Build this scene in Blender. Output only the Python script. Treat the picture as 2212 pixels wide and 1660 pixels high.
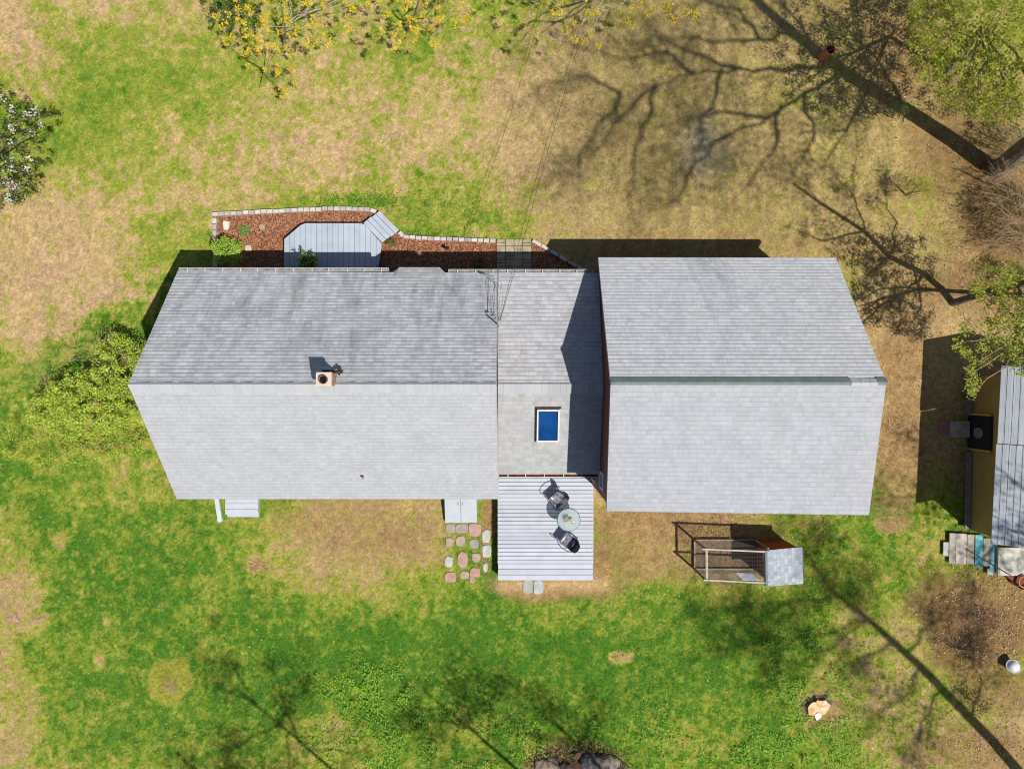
import bpy, math, random
import numpy as np
from mathutils import Vector, Matrix, noise as mnoise

# ------------------------------------------------------------------ camera, sky, sun, exposure
scene = bpy.context.scene
for o in list(bpy.data.objects):
    bpy.data.objects.remove(o)
COL = scene.collection
HCAM = 26.0
cam_d = bpy.data.cameras.new("camera"); cam = bpy.data.objects.new("camera", cam_d); COL.objects.link(cam)
cam.location = (0, 0, HCAM); cam.rotation_euler = (0, 0, 0)
cam_d.sensor_width = 36; cam_d.lens = 24.0; cam_d.clip_end = 1000; cam_d.clip_start = 0.1
scene.camera = cam
SUNV = Vector((.477, -.4175, 1.0))
w = bpy.data.worlds.new("World"); scene.world = w; w.use_nodes = True
nt = w.node_tree; bg = nt.nodes['Background']
sky = nt.nodes.new('ShaderNodeTexSky'); sky.sky_type = 'NISHITA'; sky.sun_disc = False
sky.sun_elevation = math.radians(57.6); sky.sun_rotation = math.radians(131)
nt.links.new(sky.outputs[0], bg.inputs[0]); bg.inputs[1].default_value = 0.070
sd = bpy.data.lights.new("sun", 'SUN'); so = bpy.data.objects.new("sun", sd); COL.objects.link(so)
sd.energy = 5.0; sd.angle = math.radians(0.6); sd.color = (1.0, .955, .87)
so.rotation_euler = SUNV.to_track_quat('Z', 'Y').to_euler(); so.location = SUNV * 40
vs = scene.view_settings; vs.view_transform = 'Standard'; vs.look = 'None'; vs.exposure = 0.0; vs.gamma = 1
scene.cycles.filter_width = 1.05 if hasattr(scene, 'cycles') else 1.5
scene.render.resolution_x = 1024; scene.render.resolution_y = 768

F = 1474.9
def P(u, v, z=0.0):
    return Vector(((u - 1106) * (HCAM - z) / F, (830 - v) * (HCAM - z) / F, z))
def S(u, v, h):
    g = P(u, v); return g + SUNV * h
random.seed(5); rng = np.random.default_rng(7)

# ------------------------------------------------------------------ helpers
def tag(o, label=None, cat=None, group=None, kind=None):
    if label: o['label'] = label
    if cat: o['category'] = cat
    if group: o['group'] = group
    if kind: o['kind'] = kind
    return o
def empty(name, loc, label, cat, group=None, rz=0):
    o = bpy.data.objects.new(name, None); COL.objects.link(o)
    o.location = loc; o.rotation_euler = (0, 0, rz); o.empty_display_size = .2
    return tag(o, label, cat, group)
def link(name, me, mat, parent=None, world=True):
    o = bpy.data.objects.new(name, me); COL.objects.link(o)
    if mat is not None: me.materials.append(mat)
    if parent is not None:
        o.parent = parent
        if world:
            root = parent; off = Vector((0, 0, 0))
            while root is not None:
                off += root.location if root.parent is None else Vector((0, 0, 0)); root = root.parent
            o.matrix_parent_inverse = Matrix.Identity(4)
            if parent.parent is None and parent.type == 'EMPTY':
                o.location = -parent.location
    return o
class MB:
    def __init__(s): s.v = []; s.f = []; s.uv = {}
    def add(s, vs_, fs):
        b = len(s.v); s.v += [tuple(x) for x in vs_]; s.f += [tuple(b + i for i in f) for f in fs]
    def box(s, c, size, rz=0, axes=None, taper=1.0):
        c = Vector(c); hx, hy, hz = size[0] / 2, size[1] / 2, size[2] / 2
        if axes is None:
            ax = Vector((math.cos(rz), math.sin(rz), 0)); ay = Vector((-math.sin(rz), math.cos(rz), 0)); az = Vector((0, 0, 1))
        else: ax, ay, az = [Vector(a).normalized() for a in axes]
        vs_ = []
        for dz in (-1, 1):
            t = taper if dz > 0 else 1
            for dx, dy in ((-1, -1), (1, -1), (1, 1), (-1, 1)):
                vs_.append(c + ax * dx * hx * t + ay * dy * hy * t + az * dz * hz)
        s.add(vs_, [(3, 2, 1, 0), (4, 5, 6, 7), (0, 1, 5, 4), (1, 2, 6, 5), (2, 3, 7, 6), (3, 0, 4, 7)])
    def bar(s, a, b, wd, ht=None, up=(0, 0, 1)):
        a = Vector(a); b = Vector(b); d = b - a; L = d.length
        if L < 1e-6: return
        d.normalize(); up = Vector(up)
        if abs(d.dot(up)) > .99: up = Vector((0, 1, 0))
        sd_ = d.cross(up).normalized(); u2 = sd_.cross(d)
        s.box((a + b) / 2, (L, wd, ht or wd), axes=(d, sd_ * -1, u2))
    def tube(s, pts, rad, n=8, cap=True):
        pts = [Vector(p) for p in pts]
        if not hasattr(rad, '__len__'): rad = [rad] * len(pts)
        b = len(s.v); prev = None
        for i, p in enumerate(pts):
            d = (pts[min(i + 1, len(pts) - 1)] - pts[max(i - 1, 0)]).normalized()
            if prev is None:
                r = d.orthogonal().normalized()
            else:
                r = prev - d * prev.dot(d)
                r = r.normalized() if r.length > 1e-5 else d.orthogonal().normalized()
            prev = r; q = d.cross(r)
            for k in range(n):
                a = 2 * math.pi * k / n
                s.v.append(tuple(p + (r * math.cos(a) + q * math.sin(a)) * rad[i]))
        for i in range(len(pts) - 1):
            for k in range(n):
                k2 = (k + 1) % n
                s.f.append((b + i * n + k, b + i * n + k2, b + (i + 1) * n + k2, b + (i + 1) * n + k))
        if cap:
            s.f.append(tuple(b + k for k in range(n))[::-1])
            s.f.append(tuple(b + (len(pts) - 1) * n + k for k in range(n)))
    def prism(s, poly, z0, z1):
        n = len(poly); ar = sum(poly[i][0] * poly[(i + 1) % n][1] - poly[(i + 1) % n][0] * poly[i][1] for i in range(n))
        if ar < 0: poly = poly[::-1]
        vs_ = [(p[0], p[1], z0) for p in poly] + [(p[0], p[1], z1) for p in poly]
        s.add(vs_, [tuple(range(n))[::-1], tuple(range(n, 2 * n))] + [(i, (i + 1) % n, n + (i + 1) % n, n + i) for i in range(n)])
    def lathe(s, c, prof, n=24):
        c = Vector(c); b = len(s.v)
        for r, z in prof:
            for k in range(n):
                a = 2 * math.pi * k / n
                s.v.append((c.x + r * math.cos(a), c.y + r * math.sin(a), c.z + z))
        for i in range(len(prof) - 1):
            for k in range(n):
                k2 = (k + 1) % n
                s.f.append((b + i * n + k, b + i * n + k2, b + (i + 1) * n + k2, b + (i + 1) * n + k))
    def build(s, name, mat, parent=None, smooth=False):
        me = bpy.data.meshes.new(name); me.from_pydata(s.v, [], s.f); me.update()
        if smooth:
            for p in me.polygons: p.use_smooth = True
        return link(name, me, mat, parent)

def np_mesh(name, V, nper, mat, parent=None, cols=None):
    """V: (N*nper,3) verts of N separate faces with nper corners; cols: (N,3) linear albedo per face"""
    N = len(V) // nper
    me = bpy.data.meshes.new(name)
    me.vertices.add(len(V)); me.vertices.foreach_set('co', V.astype(np.float32).ravel())
    me.loops.add(len(V)); me.loops.foreach_set('vertex_index', np.arange(len(V), dtype=np.int32))
    me.polygons.add(N); me.polygons.foreach_set('loop_start', np.arange(0, len(V), nper, dtype=np.int32))
    me.polygons.foreach_set('loop_total', np.full(N, nper, dtype=np.int32))
    me.update(calc_edges=True)
    if cols is not None:
        a = me.color_attributes.new('Col', 'FLOAT_COLOR', 'POINT')
        c = np.ones((len(V), 4), np.float32); c[:, :3] = np.repeat(cols, nper, axis=0); a.data.foreach_set('color', c.ravel())
    return link(name, me, mat, parent)

def hash2(ix, iy, seed):
    h = (ix.astype(np.int64) * 374761393 + iy.astype(np.int64) * 668265263 + seed * 1442695041) & 0xffffffff
    h = ((h ^ (h >> 13)) * 1274126177) & 0xffffffff
    return ((h ^ (h >> 16)) & 0xffff) / 65535.0
def vnoise(x, y, seed=0):
    ix = np.floor(x); iy = np.floor(y); fx = x - ix; fy = y - iy
    fx = fx * fx * (3 - 2 * fx); fy = fy * fy * (3 - 2 * fy)
    a = hash2(ix, iy, seed); b = hash2(ix + 1, iy, seed); c = hash2(ix, iy + 1, seed); d = hash2(ix + 1, iy + 1, seed)
    return (a * (1 - fx) + b * fx) * (1 - fy) + (c * (1 - fx) + d * fx) * fy
def fbm(x, y, seed=0, octv=4, gain=.55):
    t = 0; a = 1; n = 0
    for i in range(octv):
        t = t + a * vnoise(x * 2 ** i, y * 2 ** i, seed + i * 17); n += a; a *= gain
    return t / n
def inpoly(x, y, poly):
    ins = np.zeros(x.shape, bool); n = len(poly)
    for i in range(n):
        x1, y1 = poly[i][0], poly[i][1]; x2, y2 = poly[(i + 1) % n][0], poly[(i + 1) % n][1]
        if y1 == y2: continue
        c = ((y1 > y) != (y2 > y)) & (x < (x2 - x1) * (y - y1) / (y2 - y1) + x1)
        ins ^= c
    return ins

# ------------------------------------------------------------------ materials
MATS = {}
def mat(name, col, rough=.8, var=0.0, scale=6.0, metal=0.0, bump=0.0, bscale=60, spec=.3, col2=None, detail=6):
    if name in MATS: return MATS[name]
    m = bpy.data.materials.new(name); m.use_nodes = True; n = m.node_tree; b = n.nodes['Principled BSDF']
    b.inputs['Roughness'].default_value = rough; b.inputs['Metallic'].default_value = metal
    b.inputs['Specular IOR Level'].default_value = spec
    tc = n.nodes.new('ShaderNodeTexCoord')
    ns = n.nodes.new('ShaderNodeTexNoise'); ns.inputs['Scale'].default_value = scale; ns.inputs['Detail'].default_value = detail
    n.links.new(tc.outputs['Object'], ns.inputs['Vector'])
    rp = n.nodes.new('ShaderNodeValToRGB')
    c = np.array(col[:3]); c2 = np.array(col2[:3]) if col2 else c * (1 + var)
    c1 = c if col2 else c * (1 - var)
    rp.color_ramp.elements[0].position = .35; rp.color_ramp.elements[1].position = .65
    rp.color_ramp.elements[0].color = (*c1, 1); rp.color_ramp.elements[1].color = (*np.clip(c2, 0, 1), 1)
    n.links.new(ns.outputs['Fac'], rp.inputs[0]); n.links.new(rp.outputs[0], b.inputs['Base Color'])
    if bump:
        n2 = n.nodes.new('ShaderNodeTexNoise'); n2.inputs['Scale'].default_value = bscale; n2.inputs['Detail'].default_value = 4
        n.links.new(tc.outputs['Object'], n2.inputs['Vector'])
        bp = n.nodes.new('ShaderNodeBump'); bp.inputs['Strength'].default_value = bump; bp.inputs['Distance'].default_value = .02
        n.links.new(n2.outputs['Fac'], bp.inputs['Height']); n.links.new(bp.outputs[0], b.inputs['Normal'])
    MATS[name] = m; return m
def leafmat(name, trans=.35):
    m = bpy.data.materials.new(name); m.use_nodes = True; n = m.node_tree; b = n.nodes['Principled BSDF']
    at = n.nodes.new('ShaderNodeAttribute'); at.attribute_name = 'Col'
    n.links.new(at.outputs['Color'], b.inputs['Base Color']); b.inputs['Roughness'].default_value = .6
    b.inputs['Specular IOR Level'].default_value = .25
    tr = n.nodes.new('ShaderNodeBsdfTranslucent'); n.links.new(at.outputs['Color'], tr.inputs['Color'])
    mx = n.nodes.new('ShaderNodeMixShader'); mx.inputs[0].default_value = trans
    n.links.new(b.outputs[0], mx.inputs[1]); n.links.new(tr.outputs[0], mx.inputs[2])
    n.links.new(mx.outputs[0], n.nodes['Material Output'].inputs['Surface'])
    return m
LEAF = leafmat('leaf_surface'); GRASSM = leafmat('grass_blade', .2); LITTER = leafmat('dry_leaf', .15)

def shingle(name, c1, c2, line, streak=0.0, roww=.145, bw=.27, dark=(.16, .17, .18), sub=.16, lw=.22, ls=.65):
    m = bpy.data.materials.new(name); m.use_nodes = True; n = m.node_tree; b = n.nodes['Principled BSDF']; L = n.links
    b.inputs['Roughness'].default_value = .9; b.inputs['Specular IOR Level'].default_value = .2
    uv = n.nodes.new('ShaderNodeUVMap'); uv.uv_map = 'UVMap'
    def brick(w_, off, ca, cb, mortar, msize):
        k = n.nodes.new('ShaderNodeTexBrick'); k.inputs['Scale'].default_value = 1
        k.inputs['Brick Width'].default_value = w_; k.inputs['Row Height'].default_value = roww
        k.inputs['Mortar Size'].default_value = 0; k.inputs['Mortar Smooth'].default_value = .3; k.inputs['Bias'].default_value = 0
        k.inputs['Color1'].default_value = (*ca, 1); k.inputs['Color2'].default_value = (*cb, 1); k.inputs['Mortar'].default_value = (*mortar, 1)
        k.offset = off; k.offset_frequency = 2; k.squash = .7; k.squash_frequency = 3
        L.new(uv.outputs[0], k.inputs['Vector']); return k
    k1 = brick(bw, .37, c1, c2, line, .007)
    k2 = brick(bw * .43, .61, (1 - sub, 1 - sub, 1 - sub * .95), (1 + sub * .7, 1 + sub * .7, 1 + sub * .65), (.93, .93, .93), .004)
    mu = n.nodes.new('ShaderNodeMixRGB'); mu.blend_type = 'MULTIPLY'; mu.inputs[0].default_value = .9
    L.new(k1.outputs['Color'], mu.inputs[1]); L.new(k2.outputs['Color'], mu.inputs[2])
    # course shadow lines: only the horizontal joints
    sp = n.nodes.new('ShaderNodeSeparateXYZ'); L.new(uv.outputs[0], sp.inputs[0])
    dv = n.nodes.new('ShaderNodeMath'); dv.operation = 'DIVIDE'; dv.inputs[1].default_value = roww; L.new(sp.outputs['Y'], dv.inputs[0])
    fr = n.nodes.new('ShaderNodeMath'); fr.operation = 'FRACT'; L.new(dv.outputs[0], fr.inputs[0])
    lm = n.nodes.new('ShaderNodeMapRange'); lm.inputs[1].default_value = lw; lm.inputs[2].default_value = lw * .35; lm.inputs[3].default_value = 0; lm.inputs[4].default_value = ls
    L.new(fr.outputs[0], lm.inputs[0])
    ln_ = n.nodes.new('ShaderNodeTexNoise'); ln_.inputs['Scale'].default_value = 2.4; ln_.inputs['Detail'].default_value = 3; L.new(uv.outputs[0], ln_.inputs['Vector'])
    l2 = n.nodes.new('ShaderNodeMapRange'); l2.inputs[1].default_value = .35; l2.inputs[2].default_value = .6; l2.inputs[3].default_value = .3; l2.inputs[4].default_value = 1; L.new(ln_.outputs['Fac'], l2.inputs[0])
    l3 = n.nodes.new('ShaderNodeMath'); l3.operation = 'MULTIPLY'; L.new(lm.outputs[0], l3.inputs[0]); L.new(l2.outputs[0], l3.inputs[1])
    lx = n.nodes.new('ShaderNodeMixRGB'); L.new(l3.outputs[0], lx.inputs[0]); L.new(mu.outputs[0], lx.inputs[1]); lx.inputs[2].default_value = (*line, 1); mu = lx
    # mottling
    no = n.nodes.new('ShaderNodeTexNoise'); no.inputs['Scale'].default_value = 1.1; no.inputs['Detail'].default_value = 7; no.inputs['Roughness'].default_value = .65
    L.new(uv.outputs[0], no.inputs['Vector'])
    mr = n.nodes.new('ShaderNodeMapRange'); mr.inputs[1].default_value = .3; mr.inputs[2].default_value = .7; mr.inputs[3].default_value = .93; mr.inputs[4].default_value = 1.06
    L.new(no.outputs['Fac'], mr.inputs[0])
    m2 = n.nodes.new('ShaderNodeMixRGB'); m2.blend_type = 'MULTIPLY'; m2.inputs[0].default_value = 1
    L.new(mu.outputs[0], m2.inputs[1]); L.new(mr.outputs[0], m2.inputs[2]); last = m2
    # granule grain
    gr = n.nodes.new('ShaderNodeTexNoise'); gr.inputs['Scale'].default_value = 38; gr.inputs['Detail'].default_value = 3
    L.new(uv.outputs[0], gr.inputs['Vector'])
    g2 = n.nodes.new('ShaderNodeMapRange'); g2.inputs[1].default_value = .3; g2.inputs[2].default_value = .7; g2.inputs[3].default_value = .92; g2.inputs[4].default_value = 1.08
    L.new(gr.outputs['Fac'], g2.inputs[0])
    m3 = n.nodes.new('ShaderNodeMixRGB'); m3.blend_type = 'MULTIPLY'; m3.inputs[0].default_value = 1
    L.new(last.outputs[0], m3.inputs[1]); L.new(g2.outputs[0], m3.inputs[2]); last = m3
    if streak:
        mp = n.nodes.new('ShaderNodeMapping'); mp.inputs['Scale'].default_value = (1.3, .28, 1); L.new(uv.outputs[0], mp.inputs[0])
        st = n.nodes.new('ShaderNodeTexNoise'); st.inputs['Scale'].default_value = 1.5; st.inputs['Detail'].default_value = 8; st.inputs['Roughness'].default_value = .68; st.inputs['Distortion'].default_value = .25
        L.new(mp.outputs[0], st.inputs['Vector'])
        rr = n.nodes.new('ShaderNodeMapRange'); rr.inputs[1].default_value = .46; rr.inputs[2].default_value = .74; rr.inputs[3].default_value = 0; rr.inputs[4].default_value = streak
        L.new(st.outputs['Fac'], rr.inputs[0])
        # stains sit on the middle and lower part of the slope
        ey = n.nodes.new('ShaderNodeMapRange'); ey.inputs[1].default_value = 5.2; ey.inputs[2].default_value = 1.6; ey.inputs[3].default_value = .25; ey.inputs[4].default_value = 1
        L.new(sp.outputs['Y'], ey.inputs[0])
        mm = n.nodes.new('ShaderNodeMath'); mm.operation = 'MULTIPLY'; L.new(rr.outputs[0], mm.inputs[0]); L.new(ey.outputs[0], mm.inputs[1])
        m4 = n.nodes.new('ShaderNodeMixRGB'); L.new(mm.outputs[0], m4.inputs[0]); L.new(last.outputs[0], m4.inputs[1]); m4.inputs[2].default_value = (*dark, 1)
        # cool pale wash patches
        s2 = n.nodes.new('ShaderNodeTexNoise'); s2.inputs['Scale'].default_value = .8; s2.inputs['Detail'].default_value = 3
        mp2 = n.nodes.new('ShaderNodeMapping'); mp2.inputs['Location'].default_value = (7, 3, 0); L.new(uv.outputs[0], mp2.inputs[0]); L.new(mp2.outputs[0], s2.inputs['Vector'])
        r2 = n.nodes.new('ShaderNodeMapRange'); r2.inputs[1].default_value = .55; r2.inputs[2].default_value = .72; r2.inputs[3].default_value = 0; r2.inputs[4].default_value = .35
        L.new(s2.outputs['Fac'], r2.inputs[0])
        m5 = n.nodes.new('ShaderNodeMixRGB'); L.new(r2.outputs[0], m5.inputs[0]); L.new(m4.outputs[0], m5.inputs[1]); m5.inputs[2].default_value = (.45, .50, .58, 1)
        last = m5
    L.new(last.outputs[0], b.inputs['Base Color'])
    return m
SH_MAIN_N = shingle('shingle_streaked', (.46, .465, .50), (.61, .615, .655), (.20, .20, .22), streak=.85, sub=.1)
SH_MAIN_S = shingle('shingle_pale', (.392, .398, .43), (.428, .435, .47), (.28, .28, .31), sub=.06, ls=.75, bw=.2)
SH_MID_N = shingle('shingle_warm', (.39, .398, .42), (.50, .505, .53), (.22, .22, .235), sub=.08, bw=.24)
SH_MID_S = shingle('shingle_sage', (.345, .355, .365), (.425, .432, .44), (.28, .28, .29), sub=.06, ls=.5, bw=.22)
SH_BIG_N = shingle('shingle_big_north', (.53, .54, .575), (.62, .63, .67), (.27, .27, .30), sub=.09, bw=.22)
SH_BIG_S = shingle('shingle_big_south', (.38, .388, .42), (.425, .434, .47), (.28, .285, .31), sub=.07, ls=.75, bw=.2)
SH_SHED = shingle('shingle_shed', (.38, .42, .47), (.46, .49, .54), (.10, .11, .13), bw=.9, sub=.06, lw=.1)
SH_COOP = shingle('shingle_coop', (.30, .34, .40), (.44, .47, .53), (.24, .26, .30), streak=.3, bw=.16, dark=(.22, .25, .30))

def roof_slope(name, a, b, c, d, material, parent, thick=.12, course=.145, step=.013):
    """a,b eave corners, c,d ridge corners (b-c one rake, a-d the other)"""
    a, b, c, d = map(Vector, (a, b, c, d))
    nrm = (b - a).cross(d - a).normalized()
    if nrm.z < 0: nrm = -nrm
    L = ((d - a).length + (c - b).length) / 2; n = max(1, round(L / course))
    V = []; Fc = []; UV = []
    ex = (b - a).normalized()
    def uvof(p, dist): return ((p - a).dot(ex), dist)
    for i in range(n):
        t0, t1 = i / n, (i + 1) / n
        p = [a.lerp(d, t0) + nrm * step, b.lerp(c, t0) + nrm * step, b.lerp(c, t1), a.lerp(d, t1)]
        k = len(V); V += p; Fc.append((k, k + 1, k + 2, k + 3)); UV += [uvof(p[0], i * course), uvof(p[1], i * course), uvof(p[2], (i + 1) * course), uvof(p[3], (i + 1) * course)]
        q = [a.lerp(d, t0) - nrm * (thick if i == 0 else 0), b.lerp(c, t0) - nrm * (thick if i == 0 else 0), p[1], p[0]]
        k = len(V); V += q; Fc.append((k, k + 1, k + 2, k + 3)); UV += [uvof(x, i * course - .0) for x in q]
    dn = -nrm * thick
    for q in ([a, d, d + dn, a + dn], [b + dn, c + dn, c, b], [b + dn, a + dn, d + dn, c + dn], [d, c, c + dn, d + dn]):
        k = len(V); V += q; Fc.append((k, k + 1, k + 2, k + 3)); UV += [uvof(x, .07) for x in q]
    me = bpy.data.meshes.new(name); me.from_pydata([tuple(v) for v in V], [], Fc)
    ul = me.uv_layers.new(name='UVMap'); ul.data.foreach_set('uv', np.array(UV, np.float32).ravel())
    me.update(); return link(name, me, material, parent)

def siding(name, col, line, pitch=.12, vertical=False, rough=.75):
    m = bpy.data.materials.new(name); m.use_nodes = True; n = m.node_tree; b = n.nodes['Principled BSDF']; L = n.links
    b.inputs['Roughness'].default_value = rough
    tc = n.nodes.new('ShaderNodeTexCoord'); sp = n.nodes.new('ShaderNodeSeparateXYZ'); L.new(tc.outputs['Object'], sp.inputs[0])
    dv = n.nodes.new('ShaderNodeMath'); dv.operation = 'DIVIDE'; dv.inputs[1].default_value = pitch
    L.new(sp.outputs['Y' if vertical else 'Z'], dv.inputs[0])
    fr = n.nodes.new('ShaderNodeMath'); fr.operation = 'FRACT'; L.new(dv.outputs[0], fr.inputs[0])
    gt = n.nodes.new('ShaderNodeMath'); gt.operation = 'LESS_THAN'; gt.inputs[1].default_value = .1; L.new(fr.outputs[0], gt.inputs[0])
    ns = n.nodes.new('ShaderNodeTexNoise'); ns.inputs['Scale'].default_value = 3; ns.inputs['Detail'].default_value = 8; L.new(tc.outputs['Object'], ns.inputs['Vector'])
    mr = n.nodes.new('ShaderNodeMapRange'); mr.inputs[3].default_value = .75; mr.inputs[4].default_value = 1.25; L.new(ns.outputs['Fac'], mr.inputs[0])
    mx = n.nodes.new('ShaderNodeMixRGB'); mx.inputs[1].default_value = (*col, 1); mx.inputs[2].default_value = (*line, 1); L.new(gt.outputs[0], mx.inputs[0])
    m2 = n.nodes.new('ShaderNodeMixRGB'); m2.blend_type = 'MULTIPLY'; m2.inputs[0].default_value = 1; L.new(mx.outputs[0], m2.inputs[1]); L.new(mr.outputs[0], m2.inputs[2])
    L.new(m2.outputs[0], b.inputs['Base Color'])
    bp = n.nodes.new('ShaderNodeBump'); bp.inputs['Strength'].default_value = .5; bp.inputs['Distance'].default_value = .02; L.new(fr.outputs[0], bp.inputs['Height']); L.new(bp.outputs[0], b.inputs['Normal'])
    return m
RED = siding('red_siding', (.16, .045, .03), (.06, .02, .015))
GREY_SID = siding('grey_siding', (.30, .30, .29), (.12, .12, .12))
YEL = siding('yellow_siding', (.36, .29, .10), (.16, .11, .04), pitch=.1)
WHITE = mat('white_paint', (.78, .78, .76), .5, .05, 3)
GUTW = mat('gutter_white', (.46, .46, .47), .45, .08, 5)
DARKIN = mat('gutter_grime', (.10, .045, .035), .9, .5, 9)
DECK = mat('grey_deck_paint', (.47, .50, .57), .55, .05, 2.2, bump=.1)
PORCH = mat('porch_grey_paint', (.42, .47, .55), .5, .05, 2.5, bump=.1)
def boardtone(m, amt):
    n = m.node_tree; b = n.nodes['Principled BSDF']; src = b.inputs['Base Color'].links[0].from_socket
    g = n.nodes.new('ShaderNodeNewGeometry'); r = n.nodes.new('ShaderNodeMapRange'); r.inputs[3].default_value = 1 - amt; r.inputs[4].default_value = 1 + amt * .6
    n.links.new(g.outputs['Random Per Island'], r.inputs[0]); k = n.nodes.new('ShaderNodeMixRGB'); k.blend_type = 'MULTIPLY'; k.inputs[0].default_value = 1
    tc = n.nodes.new('ShaderNodeTexCoord'); s_ = n.nodes.new('ShaderNodeTexNoise'); s_.inputs['Scale'].default_value = 1.7; s_.inputs['Detail'].default_value = 9; s_.inputs['Roughness'].default_value = .7; n.links.new(tc.outputs['Object'], s_.inputs['Vector'])
    r2 = n.nodes.new('ShaderNodeMapRange'); r2.inputs[1].default_value = .55; r2.inputs[2].default_value = .8; r2.inputs[3].default_value = 1; r2.inputs[4].default_value = .8; n.links.new(s_.outputs['Fac'], r2.inputs[0])
    k2 = n.nodes.new('ShaderNodeMixRGB'); k2.blend_type = 'MULTIPLY'; k2.inputs[0].default_value = 1
    n.links.new(src, k.inputs[1]); n.links.new(r.outputs[0], k.inputs[2]); n.links.new(k.outputs[0], k2.inputs[1]); n.links.new(r2.outputs[0], k2.inputs[2]); n.links.new(k2.outputs[0], b.inputs['Base Color'])
boardtone(DECK, .09); boardtone(PORCH, .08)
GREENCAP = mat('ridge_vent_green', (.17, .205, .20), .8, .12, 4)
BLACK = mat('black_metal', (.012, .012, .015), .35, .2, 5, spec=.6)
BARK = mat('bark', (.15, .13, .11), .9, .35, 9, bump=.6, bscale=25)
BARKP = mat('pale_bark', (.42, .38, .32), .85, .25, 9, bump=.3, bscale=30)
TWIG = mat('tan_twig', (.30, .21, .13), .85, .25, 9)
DIRTM = mat('soil', (.10, .06, .035), .95, .35, 6, bump=.8, bscale=30)

# ------------------------------------------------------------------ ground colour fields (u,v in photo units, ground plane)
rows = [
 ("14333554344543211123344", 0), ("14655544454421111123234", 100), ("66776534333111111222223", 200),
 ("67765433333111110011111", 300), ("45544334344211111112321", 400), ("11123344454521111111211", 500),
 ("10026666655322222221111", 600), ("31477777766532222211111", 700), ("67776666655332222111111", 800),
 ("66666666655332222111111", 900), ("87655666555432222211112", 1000), ("58777642223433323556664", 1100),
 ("57888742223776323566562", 1200), ("36888886468887888765311", 1300), ("37788899999999998753323", 1400),
 ("47878888888888888763332", 1500), ("26787776778888888774331", 1600), ("24666555666667777764321", 1700)]
G = np.array([[int(c) for c in r[:23]] for r, _ in rows], float) / 9.0
def gfield(u, v):
    uu = np.clip(u / 100, 0, 21.999); vv = np.clip(v / 100, 0, 16.999)
    i = np.floor(uu).astype(int); j = np.floor(vv).astype(int); fu = uu - i; fv = vv - j
    fu = fu * fu * (3 - 2 * fu); fv = fv * fv * (3 - 2 * fv)
    return (G[j, i] * (1 - fu) + G[j, i + 1] * fu) * (1 - fv) + (G[j + 1, i] * (1 - fu) + G[j + 1, i + 1] * fu) * fv
# local corrections: u, v, ru, rv, target, strength
PATCH = [(770, 432, 75, 16, 1.0, .9), (1005, 470, 70, 40, .62, .7), (700, 430, 60, 14, .8, .6), (905, 372, 12, 12, .95, .8), (800, 376, 14, 14, .95, .8), (655, 430, 10, 10, .9, .6),
 (30, 175, 28, 22, .7, .7), (430, 545, 50, 40, .72, .7), (330, 560, 60, 110, .6, .5), (150, 470, 150, 60, .08, .5), (100, 620, 130, 80, .02, .85), (60, 60, 70, 120, .05, .7), (200, 30, 25, 50, .1, .5), (330, 30, 60, 60, .3, .5),
 (540, 330, 150, 70, .1, .6), (620, 400, 160, 45, .18, .4), (820, 300, 130, 60, .12, .45), (330, 430, 90, 30, .1, .6), (600, 100, 50, 60, .1, .5),
 (240, 720, 50, 60, .85, .6), (480, 560, 25, 40, .6, .4),
 (780, 1180, 180, 80, .2, .8), (700, 1240, 140, 50, .35, .5), (560, 1160, 60, 60, .45, .5), (1010, 1190, 55, 70, .85, .7), (640, 1120, 60, 40, .35, .5),
 (125, 1165, 22, 18, .15, .8), (50, 1310, 60, 60, .12, .9), (30, 1560, 55, 90, .15, .8), (555, 1225, 22, 20, .1, .8), (215, 1425, 14, 26, .1, .7), (240, 1335, 22, 18, .35, .6), (440, 1310, 40, 50, .45, .6), (480, 1400, 60, 30, .45, .4), (270, 1640, 60, 40, .55, .6),
 (1340, 1418, 20, 12, .05, .8), (1180, 1335, 60, 30, .5, .5), (1290, 1330, 40, 30, .5, .4), (1550, 1290, 50, 30, .4, .5), (1350, 1300, 40, 60, .5, .4),
 (1870, 1480, 90, 100, .25, .6), (1970, 1600, 120, 90, .2, .6), (1840, 1340, 40, 30, .15, .6), (1790, 1610, 60, 60, .7, .6), (1700, 1260, 60, 40, .6, .4), (1830, 1385, 20, 14, .05, .8), (1930, 1130, 30, 16, .1, .8),
 (1500, 1590, 90, 40, .5, .5), (1180, 1600, 60, 40, .6, .4), (700, 1610, 90, 50, .35, .6), (1010, 1560, 60, 40, .55, .5)]
# bare earth: u, v, ru, rv, strength
BARE = [(1390, 1110, 120, 60, .95), (1380, 1200, 110, 60, .7), (1195, 1262, 125, 30, 1.0), (1300, 1220, 25, 60, .9), (1050, 1165, 12, 70, .8), (1950, 780, 60, 130, .95), (1945, 950, 60, 120, .95), (1940, 1050, 45, 60, .8), (1900, 690, 60, 50, .6),
 (2000, 660, 50, 80, .6), (2105, 1345, 135, 110, .8), (2160, 1480, 80, 70, .5), (2100, 1620, 120, 60, .5), (1940, 1130, 36, 20, .8), (1780, 1530, 40, 45, .8), (1240, 1655, 100, 40, 1.0), (560, 1225, 20, 18, .6), (830, 1170, 150, 60, .6), (760, 1120, 150, 45, .5),
 (1500, 1150, 160, 40, .9), (1600, 1240, 110, 20, .3), (1060, 1100, 12, 60, 1.0), (365, 1480, 20, 17, .8), (2150, 450, 90, 130, .85), (2130, 620, 90, 80, .7), (1950, 120, 110, 110, .75), (2080, 300, 120, 130, .6), (1850, 0, 60, 60, .5), (1905, 545, 60, 60, .35), (1500, 530, 300, 30, .5), (1330, 540, 40, 30, .6)]
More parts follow.
